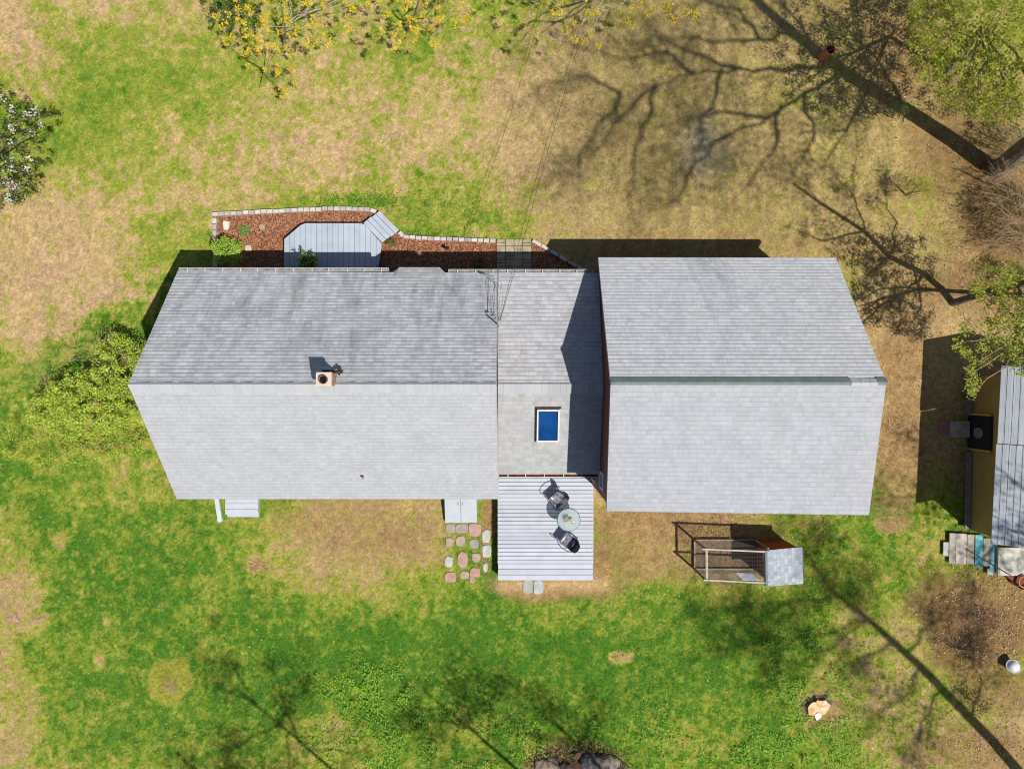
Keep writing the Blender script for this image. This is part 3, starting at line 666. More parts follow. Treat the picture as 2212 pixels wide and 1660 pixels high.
m = MB(); m.box(ctr + upn * .085, (wx - .1, wy - .1, .02), axes=(ax_, ay_, upn))
gl = mat('skylight_glass', (.004, .050, .19), .1, .25, 2.2, spec=.3); m.build('glass', gl, skl)  # blue of the reflected sky is put into the glass colour
m = MB()
m.box(ctr - ax_ * (wx / 2 + .03) + upn * .01, (.055, wy + .08, .04), axes=(ax_, ay_, upn)); m.box(ctr + ay_ * (wy / 2 + .03) + upn * .01, (wx + .11, .06, .045), axes=(ax_, ay_, upn))
m.build('flashing', mat('rusty_flashing', (.07, .04, .035), .8, .4, 9), skl)
# vent pipe on the back slope
zb = 3.3
for _ in range(6): pb = P(787, 1031, zb); zb = MR - .769 * abs(pb.y)
pb = P(787, 1031, zb); m = MB(); m.lathe(pb + Vector((0, 0, -.05)), [(.045, 0), (.045, .3), (.036, .3), (.034, .1), (.0001, .1)], 16)
vp = m.build('vent_pipe', mat('vent_grey', (.5, .5, .5), .5), house, True)
m = MB(); m.box(pb + Vector((0, 0, .012)), (.26, .26, .012), axes=((1, 0, 0), (0, .793, .61), (0, -.61, .793))); m.build('pipe_flashing', mat('vent_flash', (.42, .42, .43), .6), vp)
# service mast at the gable end
m = MB(); mt = P(1078, 698, 4.75)
m.tube([(mt.x - .03, mt.y, 3.35), (mt.x - .03, mt.y, 4.75), (mt.x, mt.y + .08, 4.8), (mt.x + .05, mt.y + .1, 4.72)], .025, 8)
m.tube([P(1076, 694, 4.5), P(1082, 690, 4.48), P(1085, 695, 4.46), P(1081, 699, 4.47), P(1077, 697, 4.5)], .01, 6)
mast = m.build('service_mast', mat('galvanised', (.35, .35, .36), .5, .2, 8), house)
m = MB()
for a in ([(1078, 690, 4.4), (1072, 660, 4.0), (1073, 625, 3.6), (1068, 610, 3.2), (1045, 592, 2.95)], [(1079, 690, 4.3), (1078, 650, 3.9), (1082, 622, 3.5), (1066, 604, 3.2), (1050, 590, 2.9)], [(1080, 690, 4.4), (1086, 645, 3.9), (1083, 610, 3.4), (1072, 600, 3.2)], [(1077, 692, 4.4), (1075, 640, 4.1), (1071, 612, 3.6)]):
    m.tube([P(*p) for p in a], .0055, 5)
m.build('drop_wire', mat('cable_grey', (.22, .22, .22), .6), mast)
m = MB(); m.tube([P(1042, 592, 2.95), P(1058, 598, 3.15), P(1068, 606, 3.25)], .035, 8); m.build('conduit', mat('conduit', (.5, .48, .48), .5), mast)

# service cables
def cable(off, label, sag):
    pts = []
    ctrl = [(-.38, 1.95, 4.75), (.15, 3.9, 3.95), (1.15, 7.6, 3.4), (2.0, 10.6, 3.2), (2.85, 13.4, 3.25), (4.4, 18.5, 3.9), (6.5, 25.5, 5.6), (8, 30, 7)]
    for i in range(len(ctrl) - 1):
        for k in range(6):
            t = k / 6; p = Vector(ctrl[i]).lerp(Vector(ctrl[i + 1]), t); f = min(1, (p.y - 1.9) / 3)
            pts.append(p + Vector((off[0], 0, off[1])) * f + Vector((0, 0, sag * math.sin((p.y - 1.9) / 28 * 3.14))))
    m = MB(); m.tube(pts, .007, 5); o = m.build('service_cable', mat('cable_black', (.05, .05, .05), .6)); tag(o, label, 'cable', 'overhead cables to the house')
cable((.0, 0), 'thicker overhead cable, the right one, running to the mast on the roof', 0)
cable((-.13, .05), 'thinner overhead cable just left of the thicker one over the front lawn', -.05)

# ------------------------------------------------------------------ deck with steps, gutterside
dk = empty('deck', P(1178, 1140, 0), 'light grey painted plank deck with patio table behind the house', 'deck')
dz = .5
x0, x1 = P(1075, 0, dz).x, P(1282, 0, dz).x; yt, yb = P(0, 1024, dz).y, P(0, 1217, dz).y
m = MB(); yb2 = P(0, 1253, dz).y; nb = 23; bwid = (yt - yb) / nb
ws = [bwid] * nb + [(yb - yb2) / 3] * 3; y = yt
for i, b_w in enumerate(ws):
    m.box(((x0 + x1) / 2, y - b_w / 2, dz - .015 - .002 * (i % 3)), (x1 - x0 - .01 * (i % 2) - (.03 if i >= nb else 0), b_w - .017, .03)); y -= b_w
m.build('deck_boards', DECK, dk)
m = MB(); m.box(((x0 + x1) / 2, (yt + yb2) / 2, .23), (x1 - x0 - .08, yt - yb2 - .06, .44)); m.build('deck_frame', mat('dark_frame', (.07, .07, .08), .8), dk)

# patio table
tp = P(1228.5, 1122.4, dz + .72); tb = empty('patio_table', (tp.x, tp.y, dz), 'round glass patio table with thin black rim between two black chairs', 'table')
def glassm(nm, tint, al):
    m = bpy.data.materials.new(nm); m.use_nodes = True; n = m.node_tree; b = n.nodes['Principled BSDF']
    b.inputs['Base Color'].default_value = (*tint, 1); b.inputs['Roughness'].default_value = .25; tr = n.nodes.new('ShaderNodeBsdfTransparent'); tr.inputs[0].default_value = (.72, .80, .80, 1)
    mx = n.nodes.new('ShaderNodeMixShader'); mx.inputs[0].default_value = al; n.links.new(tr.outputs[0], mx.inputs[1]); n.links.new(b.outputs[0], mx.inputs[2]); n.links.new(mx.outputs[0], n.nodes['Material Output'].inputs[0]); return m
R_ = .415; m = MB(); m.lathe((tp.x, tp.y, tp.z), [(.0001, 0), (R_, 0), (R_, .008), (.0001, .008)], 48); m.build('tabletop', glassm('table_glass', (.55, .63, .64), .5), tb)
m = MB(); m.tube([(tp.x + R_ * math.cos(a * math.pi / 24), tp.y + R_ * math.sin(a * math.pi / 24), tp.z + .004) for a in range(49)], .011, 6); m.build('rim', BLACK, tb)
m2_ = []
for k in range(4):
    a = math.pi / 4 + k * math.pi / 2 + .1; m = MB()
    m.tube([(tp.x + .36 * math.cos(a), tp.y + .36 * math.sin(a), dz), (tp.x + .2 * math.cos(a), tp.y + .2 * math.sin(a), dz + .36), (tp.x + .38 * math.cos(a), tp.y + .38 * math.sin(a), dz + .705)], .011, 6); m.build('leg', mat('table_leg', (.5, .52, .52), .4), tb)
# flower pot on it
fp = empty('flower_pot', (tp.x + .0, tp.y + .0, tp.z), 'pot of white blossoms standing on the glass table', 'flower pot')
m = MB(); m.lathe((tp.x, tp.y, tp.z + .01), [(.0001, 0), (.06, 0), (.085, .11), (.075, .11), (.07, .09), (.0001, .09)], 20); m.build('pot', mat('pot_clay', (.3, .25, .2), .8), fp, True)
Cn = np.array([tp.x, tp.y, tp.z + .17]) + rng.normal(size=(170, 3)) * (.075, .07, .04)
np_mesh('blossom', leaf_faces(Cn, rng.uniform(.03, .055, 170), 1.2, .8), 4, LEAF, fp, pick([(.85, .82, .72), (.8, .8, .76), (.75, .68, .5)], 170, .1)).location = (-fp.location.x, -fp.location.y, -fp.location.z)
Cn = np.array([tp.x, tp.y, tp.z + .14]) + rng.normal(size=(110, 3)) * (.065, .065, .03)
np_mesh('leaves', leaf_faces(Cn, .05, .8, .5), 4, LEAF, fp, pick([(.06, .1, .03), (.1, .16, .05)], 110))

# chairs
FABRIC = mat('black_sling', (.02, .02, .028), .22, .6, 7, spec=.6, bump=.25, bscale=9)
CUSH = mat('vinyl_sheen', (.03, .03, .04), .28, .1, 9, spec=.7, col2=(.28, .28, .34), bump=.3, bscale=9)  # pale mottling is the shine of the seats put into the colour
def chair(cx, cy, face, label, sheen):
    t = empty('patio_chair', (cx, cy, dz), label, 'chair', 'black metal patio chairs on the deck', rz=face)
    def loc(nm, mb, mt_, sm=False):
        o = mb.build(nm, mt_, None, sm); o.parent = t; return o
    m = MB(); n_ = 9
    gx = [(i / (n_ - 1) - .5) * .46 for i in range(n_)]; gy = [(j / (n_ - 1)) * .46 - .2 for j in range(n_)]
    vs_ = [(y, x, .42 + .5 * (x * x) + .03 * math.cos((y + .2) * 9) - .03 * (abs(y - .03) < .2)) for x in gx for y in gy]
    vs2 = [(a, b_, c - .03) for a, b_, c in vs_]; nn = n_ * n_; fs = []
    for i in range(n_ - 1):
        for j in range(n_ - 1):
            k = i * n_ + j; fs.append((k, k + n_, k + n_ + 1, k + 1)); fs.append((nn + k, nn + k + 1, nn + k + n_ + 1, nn + k + n_))
    m.add(vs_ + vs2, fs); m.tube([(-.2, -.23, .42), (.26, -.23, .43), (.26, .23, .43), (-.2, .23, .42), (-.2, -.23, .42)], .018, 8)
    loc('seat', m, CUSH if sheen else CUSH, True)
    m = MB(); vs_ = []; 
    for i in range(n_):
        a = (i / (n_ - 1) - .5) * 2
        for j in range(7):
            s_ = j / 6; hw = .23 * (1 - .25 * s_ ** 3); vs_.append((-.2 - .13 * s_ - .05 * (1 - a * a) * 1, a * hw, .43 + .45 * s_ - .05 * a * a * s_))
    vs2 = [(x + .025, y, z) for x, y, z in vs_]; nn = len(vs_); fs = []
    for i in range(n_ - 1):
        for j in range(6):
            k = i * 7 + j; fs.append((k, k + 1, k + 8, k + 7)); fs.append((nn + k, nn + k + 7, nn + k + 8, nn + k + 1))
    m.add(vs_ + vs2, fs); m.tube([vs_[6 + 7 * i] for i in range(n_)], .017, 8)
    loc('backrest', m, FABRIC, True)
    for s_ in (-1, 1):
        m = MB(); m.tube([(-.27, s_ * .22, .68), (-.12, s_ * .29, .66), (.12, s_ * .31, .645), (.28, s_ * .27, .61), (.33, s_ * .24, .5), (.3, s_ * .23, .38)], .014, 8); loc('armrest', m, BLACK, True)
        m = MB(); m.tube([(.3, s_ * .23, .4), (.33, s_ * .25, 0)], .013, 7); loc('leg', m, BLACK, True)
        m = MB(); m.tube([(-.2, s_ * .22, .42), (-.3, s_ * .24, 0)], .013, 7); loc('leg', m, BLACK, True)
    return t
c1 = P(1480 / 1.3879 + 895 / 6.398, 1400 / 1.3879 + 440 / 6.398, dz + .42)
chair(c1.x, c1.y, math.radians(-138), 'black patio chair on the house side of the glass table, facing down-left', True)
c2 = P(1480 / 1.3879 + 1035 / 6.398, 1400 / 1.3879 + 1020 / 6.398, dz + .42)
chair(c2.x, c2.y, math.radians(144), 'black patio chair on the lawn side of the glass table, facing up-left', True)

# ------------------------------------------------------------------ porch walkway and steps (front)
pw = empty('porch', P(718, 550, 0), 'blue-grey plank porch with angled steps at the front of the house', 'porch')
pz = .36
def clipboards(poly, d, ang, wd, z, th, mb, gap=.008):
    """boards along direction ang clipped by convex-ish polygon: sweep"""
    ca_, sa = math.cos(ang), math.sin(ang); loc_ = [((p[0] * ca_ + p[1] * sa), (-p[0] * sa + p[1] * ca_)) for p in poly]
    lo = min(p[1] for p in loc_); hi = max(p[1] for p in loc_); y = lo; n = len(loc_)
    def rng_at(y_):
        xs_ = []
        for i in range(n):
            a, b_ = loc_[i], loc_[(i + 1) % n]
            if (a[1] - y_) * (b_[1] - y_) < 0: xs_.append(a[0] + (b_[0] - a[0]) * (y_ - a[1]) / (b_[1] - a[1]))
        return (min(xs_), max(xs_)) if len(xs_) >= 2 else None
    while y < hi - .01:
        e = min(y + wd - gap, hi); A = rng_at(y + .002); B = rng_at(e - .002)
        if A and B:
            pl = [(A[0], y), (A[1], y), (B[1], e), (B[0], e)]; mb.prism([(px * ca_ - py * sa, px * sa + py * ca_) for px, py in pl], z - th, z)
        y += wd
pp = pu([(614, 516), (654, 482), (786, 482), (824, 526), (823, 600), (614, 600)], pz)
m = MB(); clipboards(pp, None, math.pi / 2, .204, pz, .03, m, .012); m.build('porch_boards', PORCH, pw)
ins = [(pp[0][0] + .03, pp[0][1] - .02), (pp[1][0] + .02, pp[1][1] - .03), (pp[2][0] - .02, pp[2][1] - .03), (pp[3][0] - .04, pp[3][1]), (pp[4][0] - .04, pp[4][1]), (pp[5][0] + .03, pp[5][1])]
m = MB(); m.prism(ins, 0, pz - .035); m.build('porch_frame', mat('porch_side', (.06, .065, .08), .8), pw)
A, B, Cc, D = [Vector(pu([p], .2)[0]).to_3d() if False else P(*p, .2) for p in ((820, 455), (862, 497), (826, 525), (786, 483))]
# D-C edge touches porch; A-B outer edge; three boards wide treads going outwards
ang = math.atan2(B.y - A.y, B.x - A.x)
for i, z in enumerate((.30, .20)):
    t0, t1 = i / 2, (i + 1) / 2; q = [D.lerp(A, t0), D.lerp(A, t1), Cc.lerp(B, t1), Cc.lerp(B, t0)]
    m = MB(); g_ = .02
    for a0_, a1_ in ((g_, .5 - g_), (.5 + g_, 1 - g_)):
        qq = [q[0].lerp(q[1], a0_), q[0].lerp(q[1], a1_), q[3].lerp(q[2], a1_), q[3].lerp(q[2], a0_)]; m.prism([(p.x, p.y) for p in qq], z - .035, z)
    st_ = m.build('step', PORCH, pw)
    cen = sum(q, Vector()) / 4; m = MB(); m.prism([((p.x - cen.x) * .93 + cen.x, (p.y - cen.y) * .93 + cen.y) for p in q], 0, z - .04); m.build('riser', mat('porch_side', (.06, .065, .08), .8), st_)

# ------------------------------------------------------------------ landing, drain pipe, bulkhead at the back
ld = empty('back_landing', P(523, 1090, 0), 'small pale plank landing at the back door near the left corner', 'landing')
m = MB(); 
for i in range(4):
    y0_ = P(0, 1063 + i * 12, .3).y; m.box((P(522, 0, .3).x, y0_ - .1, .3), (P(558, 0, .3).x - P(487, 0, .3).x, .197, .03))
m.build('landing_boards', DECK, ld)
m = MB(); m.box((P(525, 0, .2).x, P(0, 1110, .2).y, .19), (1.2, .2, .03)); m.box((P(525, 0, .2).x, P(0, 1095, .2).y, .08), (1.1, .75, .16)); m.build('step', DECK, ld)
m = MB(); a, b_ = P(468, 1072, .08), P(476, 1126, .03); m.bar(a, b_, .16, .1)
m.bar(a + Vector((0, 0, .055)), b_ + Vector((0, 0, .055)), .04, .012)
o = m.build('drain_pipe', mat('downspout', (.52, .58, .62), .4, .05)); tag(o, 'pale flat drain pipe lying on the lawn beside the back landing', 'drain pipe')
bk = empty('cellar_hatch', P(994, 1100, 0), 'light grey metal cellar hatch with two doors against the back wall', 'cellar hatch')
m = MB(); X0, X1 = P(960, 0, .35).x, P(1030, 0, .35).x; Yb = P(0, 1127, .16).y; Yt_ = -3.62
vs_ = [(x_, y_, z_) for x_ in (X0, X1) for y_, z_ in ((Yt_, 0), (Yt_, .62), (Yb, .16), (Yb, 0))]
m.add(vs_, [(0, 1, 2, 3), (7, 6, 5, 4), (1, 5, 6, 2), (2, 6, 7, 3), (0, 4, 5, 1), (3, 7, 4, 0)]); m.build('frame', mat('hatch_frame', (.36, .40, .44), .5), bk)
HATCH = mat('hatch_paint', (.44, .48, .52), .4, .04, 3)
sl = Vector((0, Yb - Yt_, -.46)).normalized(); nn_ = Vector((1, 0, 0)).cross(sl) * -1
if nn_.z < 0: nn_ = -nn_
for k in (0, 1):
    xc = X0 + (X1 - X0) * (.25 + .5 * k); m = MB(); cen = Vector((xc, (Yt_ + Yb) / 2, .39)) + nn_ * .02
    m.box(cen, ((X1 - X0) / 2 - .03, (Vector((0, Yb - Yt_, -.46))).length + .02, .03), axes=((1, 0, 0), sl, nn_)); d = m.build('hatch_door', HATCH, bk)
    m = MB(); m.box(cen + nn_ * .03 + sl * .05 + Vector(((.5 - k) * .45, 0, 0)), (.03, .12, .03), axes=((1, 0, 0), sl, nn_)); m.build('handle', mat('handle_grey', (.3, .3, .32), .4), d)

# ------------------------------------------------------------------ stones: flagstones, stepping stones
def stone(name, cu, cv, wu, hv, col, label, cat, group=None, z=.008, th=.06, seed=0, n=11, rnd=.12, mtname=None):
    rs = random.Random(seed); c = P(cu, cv); a_, b2 = wu / 2 / 56.73, hv / 2 / 56.73; pl = []
    for i in range(n):
        t = 2 * math.pi * i / n; sx = math.copysign(abs(math.cos(t)) ** .62, math.cos(t)); sy = math.copysign(abs(math.sin(t)) ** .62, math.sin(t)); f = 1 + rs.uniform(-rnd, rnd)
        pl.append((c.x + a_ * sx * f, c.y + b2 * sy * f))
    m = MB(); k = len(pl)
    m.add([(x_, y_, z - th) for x_, y_ in pl] + [(x_, y_, z - .012) for x_, y_ in pl] + [(c.x + (x_ - c.x) * .93, c.y + (y_ - c.y) * .93, z + rs.uniform(-.004, .004)) for x_, y_ in pl],
          [(i, (i + 1) % k, k + (i + 1) % k, k + i) for i in range(k)] + [(k + i, k + (i + 1) % k, 2 * k + (i + 1) % k, 2 * k + i) for i in range(k)] + [tuple(range(2 * k, 3 * k))])
    mm = mat('stone_%s' % ('%.2f_%.2f_%.2f' % col), col, .85, .14, 5, bump=.35, bscale=18)
    o = m.build(name, mm); tag(o, label, cat, group); return o
GRY, PNK, TNN, PAL = (.32, .29, .26), (.43, .27, .225), (.38, .30, .235), (.46, .455, .43)
FS = [(703, 100, 62, 62, GRY, 'squarish grey flagstone nearest the cellar hatch, left end of the top row'),
 (778, 103, 82, 62, GRY, 'wide grey-brown flagstone in the middle of the row below the cellar hatch'),
 (862, 110, 78, 88, PNK, 'large square pink flagstone at the right end of the row below the cellar hatch'),
 (697, 192, 52, 58, TNN, 'small tan-pink flagstone at the left of the second row'),
 (772, 183, 62, 68, TNN, 'squarish tan flagstone in the middle of the second row'),
 (857, 203, 60, 55, GRY, 'rounded grey-tan flagstone below the large square pink one'),
 (936, 152, 52, 84, PAL, 'tall pale flagstone beside the top left part of the deck shadow'),
 (940, 250, 62, 86, PAL, 'pale grey angular flagstone beside the deck, below the tall pale one'),
 (694, 318, 52, 70, PAL, 'pale upright flagstone at the left edge of the third row'),
 (785, 305, 66, 102, PNK, 'long pink flagstone in the middle of the patch'),
 (873, 292, 55, 62, TNN, 'small round tan flagstone right of the long pink one'),
 (932, 355, 30, 56, PAL, 'narrow pale flagstone sliver near the deck corner'),
 (704, 417, 76, 66, PNK, 'wide pink flagstone at the lower left corner of the patch'),
 (795, 405, 60, 52, TNN, 'tan flagstone between two pink ones in the bottom row'),
 (864, 388, 70, 58, PNK, 'pink wedge flagstone at the right of the bottom row'),
 (846, 434, 32, 42, PNK, 'tiny pink flagstone at the very bottom of the patch')]
for i, (x_, y_, w_, h_, c_, lb) in enumerate(FS):
    stone('flagstone', 737.8 + x_ / 2.998, 1106.7 + y_ / 2.998, w_ / 2.998 * 1.02, h_ / 2.998 * 1.02, c_, lb, 'flagstone', 'flagstones beside the cellar hatch', seed=i)
stone('flagstone', 737.8 + 1206 / 2.998, 1106.7 + 478 / 2.998, 22, 30, (.36, .37, .34), 'left grey slab of the pair at the foot of the deck steps', 'flagstone', 'slabs at the foot of the deck', seed=31, rnd=.03, n=12)
stone('flagstone', 737.8 + 1275 / 2.998, 1106.7 + 482 / 2.998, 22, 31, (.40, .42, .42), 'right lighter grey slab of the pair at the foot of the deck steps', 'flagstone', 'slabs at the foot of the deck', seed=32, rnd=.04, n=12)
stone('stone', 490, 487, 14, 20, (.66, .62, .54), 'round cream stone in the left end of the mulch bed', 'stone', z=.09, seed=40)
stone('stone', 567, 491, 13, 12, (.38, .28, .22), 'small grey-brown stone in mulch right of the green clump', 'stone', z=.06, seed=41)
stone('stone', 538, 537, 14, 16, (.55, .46, .38), 'pale tan stone in mulch right of the lime green shrub', 'stone', z=.08, seed=42)
stone('stepping_slab', 2038, 923, 24, 32, (.34, .16, .14), 'dull red slab lying in the shade of the yellow shed', 'slab', seed=43, rnd=.05)
m = MB(); a = P(2077, 927, .18); m.box((a.x, a.y, .09), (.66, .62, .18), taper=.97); o = m.build('concrete_step', mat('concrete', (.42, .38, .33), .9, .2, 4, bump=.3)); tag(o, 'square concrete step in the shade at the shed door', 'step')

# edging blocks
BLK = [mat('edge_block_a', (.50, .48, .44), .9, .12, 6, bump=.4), mat('edge_block_b', (.42, .38, .35), .9, .12, 6, bump=.4), mat('edge_block_c', (.56, .52, .49), .9, .12, 6, bump=.4)]
ORD = 'first second third fourth fifth sixth seventh eighth ninth tenth eleventh twelfth thirteenth fourteenth fifteenth sixteenth seventeenth eighteenth nineteenth twentieth twenty-first twenty-second twenty-third twenty-fourth twenty-fifth twenty-sixth twenty-seventh twenty-eighth twenty-ninth thirtieth'.split()
def edging(path, L_, grp, label, wd=.15):
    pts = [P(a, b_, .1) for a, b_ in path]; seg = 0; pos = pts[0].copy(); i = 0
    d_tot = 0; cum = [0]
    for a, b_ in zip(pts, pts[1:]): cum.append(cum[-1] + (b_ - a).length)
    def at_(s_):
        for k in range(len(cum) - 1):
            if s_ <= cum[k + 1] + 1e-6: return pts[k].lerp(pts[k + 1], (s_ - cum[k]) / (cum[k + 1] - cum[k]))
        return pts[-1]
    n = max(1, round(cum[-1] / L_)); st_ = cum[-1] / n
    for k in range(n):
        a, b_ = at_(k * st_), at_((k + 1) * st_); d = (b_ - a); m = MB(); f = random.uniform(-.012, .012)
        rz = math.atan2(d.y, d.x) + random.uniform(-.03, .03); mid = (a + b_) / 2
        m.box((mid.x, mid.y + f, .05), (d.length - .018, wd * random.uniform(.9, 1.05), .13), rz=rz, taper=.94)
        o = m.build('edging_block', random.choice(BLK)); tag(o, label % ORD[k], 'edging block', grp)
random.seed(3)
edging([(458, 462), (508, 460), (560, 457), (630, 454), (700, 451), (750, 450), (798, 452), (812, 457)], .235, 'blocks along the top edge of the left bed', '%s concrete block from the left corner in the row along the lawn')
edging([(463, 470), (463, 500), (464, 545), (464, 590)], .24, 'blocks along the left side of the bed', '%s concrete block from the top corner in the column at the bed end')
edging([(862, 500), (872, 511), (930, 515), (1000, 517), (1071, 520)], .235, 'blocks between the steps and the pavers', '%s concrete block from the porch steps in the row towards the pavers')
edging([(1150, 518), (1188, 541), (1225, 563), (1266, 585)], .4, 'blocks running diagonally to the tall wing', '%s long block from the pavers in the diagonal row to the tall wing', .12)

# garden lantern
p = P(968, 540); m = MB(); m.tube([(p.x, p.y, 0), (p.x, p.y, .3)], .012, 6); m.lathe((p.x, p.y, .3), [(.0001, .0), (.05, 0), (.045, .09), (.08, .1), (.02, .14), (.0001, .14)], 12)
o = m.build('garden_light', BLACK); tag(o, 'small black path light standing in the mulch left of the pavers', 'garden light')

# ------------------------------------------------------------------ plants
def skel(root, tips, r0, rng_=random, nseg=5, wob=.05, mb=None, n=5, r1=.004):
    """grow a branching frame: every tip joins the nearest node already grown"""
    root = Vector(root); tips = sorted((Vector(t) for t in tips), key=lambda p: (p - root).length)
    far = tips[-max(2, len(tips) // 9):]; rest = tips[:-max(2, len(tips) // 9)]; nodes = [(root, r0)]
    for k_, grp_ in enumerate((far, rest)):
        for b_ in grp_:
            dr = (b_ - root).length
            cand = [q for q in nodes if (q[0] - root).length < dr * .9] if k_ else nodes[:1]
            a, ra = min(cand, key=lambda q: (q[0] - b_).length + .15 * abs((q[0] - root).length - dr * .5)) if cand else nodes[0]
            L_ = (b_ - a).length; pts = []; rs_ = []
            if L_ < .03: continue
            ra = min(ra, r0 if k_ == 0 else ra * .7)
            for k in range(nseg + 1):
                s_ = k / nseg; jit = Vector((rng_.uniform(-1, 1), rng_.uniform(-1, 1), rng_.uniform(-.5, .5) + 1.5 * math.sin(s_ * math.pi))) * wob * L_ * (1 if 0 < k < nseg else 0)
                pts.append(a.lerp(b_, s_) + jit); rs_.append(max(r1, ra * (1 - .75 * s_)))
                if k: nodes.append((pts[-1], rs_[-1]))
            mb.tube(pts, rs_, n, False)
def clump_cloud(centers, rad, per, flat=.7):
    C_ = []
    for c in centers:
        a = rng.normal(size=(per, 3)); a /= np.linalg.norm(a, axis=1)[:, None]; a *= rng.random((per, 1)) ** .5
        C_.append(np.array(c) + a * np.array([rad, rad, rad * flat]))
    return np.concatenate(C_)
def plant(name, base, label, cat, group=None): return empty(name, base, label, cat, group)
def child_leaves(nm, parent, C_, size, cols, up=.5, asp=.6, jit=.2):
    o = np_mesh(nm, leaf_faces(C_, size, up, asp), 4, LEAF, parent, pick(cols, len(C_), jit)); return o
LIME = [(.34, .52, .05), (.42, .60, .08), (.25, .42, .04), (.48, .58, .12)]
DARKG = [(.05, .09, .025), (.08, .14, .03), (.12, .2, .04)]
# lime shrub in bed
def shrub(name, cu, cv, wu, hv, h, ncl, per, cols, label, cat, lsz=(.05, .09), stems=8, twig=TWIG, rad=.16, up=.6, group=None, zlo=.25, asp=.6):
    # outline in photo units taken at mid height
    zc = h * .6; c = P(cu, cv, zc); a_, b2 = wu / 2 * (HCAM - zc) / F, hv / 2 * (HCAM - zc) / F
    t = plant(name, (c.x, c.y, 0), label, cat, group); cen = []
    for _ in range(ncl):
        an = rng.uniform(0, 2 * np.pi); r = rng.random() ** .5; el = math.sqrt(max(0, 1 - r * r)) 
        cen.append((c.x + a_ * (1 - rad / max(a_, .2) * .5) * r * math.cos(an), c.y + b2 * (1 - rad / max(b2, .2) * .5) * r * math.sin(an), h * (zlo + (1 - zlo) * el * rng.uniform(.55, 1.0))))
    m = MB(); skel((c.x, c.y, 0), random.sample(cen, min(len(cen), stems)), .02 * max(1, h), mb=m); m.build('stems', twig, t)
    C_ = clump_cloud(cen, rad, per); child_leaves('foliage', t, C_, rng.uniform(lsz[0], lsz[1], len(C_)), cols, up, asp); return t
shrub('shrub', 486, 541, 74, 66, 1.0, 64, 38, LIME, 'bright lime green rounded shrub at the left end of the mulch bed', 'shrub')
shrub('perennial', 525, 498, 30, 26, .16, 24, 22, [(.12, .3, .06), (.2, .42, .08), (.3, .5, .15)], 'low fresh green clump in the mulch beside the cream stone', 'plant', (.03, .06), 3, rad=.08)
shrub('perennial', 547, 551, 18, 14, .2, 8, 16, [(.35, .4, .05), (.22, .3, .05)], 'tiny yellow-green plant in the shade below the pale tan stone', 'plant', (.03, .06), 3, rad=.07)
shrub('perennial', 842, 522, 26, 22, .22, 12, 18, [(.1, .15, .04), (.3, .3, .08), (.18, .2, .05)], 'straggly green and yellow plant beside the porch steps', 'plant', (.03, .07), 4, rad=.1)
shrub('perennial', 1030, 568, 36, 28, .3, 14, 24, DARKG, 'dark green plant in the house shade left of the pavers', 'plant', (.03, .07), 4, rad=.12)
# potted evergreen on porch
pc = P(664, 567, .75); pt = plant('potted_shrub', (pc.x, pc.y, pz), 'dark bushy evergreen in a pot standing on the porch boards', 'potted plant')
m = MB(); m.lathe((pc.x, pc.y, pz), [(.0001, 0), (.13, 0), (.18, .28), (.16, .28), (.15, .24), (.0001, .24)], 20); m.build('pot', mat('dark_pot', (.06, .05, .045), .6), pt, True)
cen = [(pc.x + rng.normal() * .17, pc.y + rng.normal() * .15, pz + .3 + abs(rng.normal()) * .3) for _ in range(60)]
m = MB(); skel((pc.x, pc.y, pz + .2), cen[:7], .015, mb=m); m.build('stems', BARK, pt)
C_ = clump_cloud(cen, .11, 34); child_leaves('foliage', pt, C_, rng.uniform(.05, .10, len(C_)), [(.05, .10, .02), (.08, .16, .03), (.16, .28, .04), (.45, .6, .15)], .4, .35)
# big bush left of the house
def region_bush(name, poly, base, hfun, ncl, per, rad, cols, label, cat, lsz, stems, twig, extra=None, up=.6, asp=.6, r0=.03):
    """clump centres picked inside photo-space polygon, height given by hfun(u,v)"""
    us = [p_[0] for p_ in poly]; vs2 = [p_[1] for p_ in poly]; cen = []
    while len(cen) < ncl:
        uu_ = rng.uniform(min(us), max(us)); vv_ = rng.uniform(min(vs2), max(vs2))
        if inpoly(np.array([uu_]), np.array([vv_]), poly)[0]: cen.append(tuple(P(uu_, vv_, hfun(uu_, vv_))))
    t = plant(name, base, label, cat); m = MB(); skel(base, random.sample(cen, min(len(cen), stems)), r0, mb=m)
    if extra: extra(m)
    m.build('stems', twig, t); C_ = clump_cloud(cen, rad, per); child_leaves('foliage', t, C_, rng.uniform(lsz[0], lsz[1], len(C_)), cols, up, asp); return t
def fan(m, u0, v0, z0, angs, L_, n=5, r=.008, z1=.5):
    for a in angs:
        e = P(u0 + math.cos(a) * L_ * random.uniform(.6, 1), v0 - math.sin(a) * L_ * random.uniform(.6, 1), z0 + random.uniform(0, z1)); s_ = P(u0, v0, z0); pts = [s_]
        for k in range(1, 5): pts.append(s_.lerp(e, k / 4) + Vector((random.uniform(-.06, .06), random.uniform(-.06, .06), random.uniform(-.04, .06))))
        m.tube(pts, [r * (1 - .17 * k) for k in range(5)], 5, False)
        for k in (1, 2, 3):
            q_ = pts[k]; dv_ = (pts[k + 1] - pts[k]).normalized(); pr = Vector((-dv_.y, dv_.x, .1)) * random.choice((-1, 1)); m.tube([q_, q_ + (dv_ + pr * .6) * .18, q_ + (dv_ + pr * .5) * .36], [r * .6, r * .5, r * .3], 4, False)
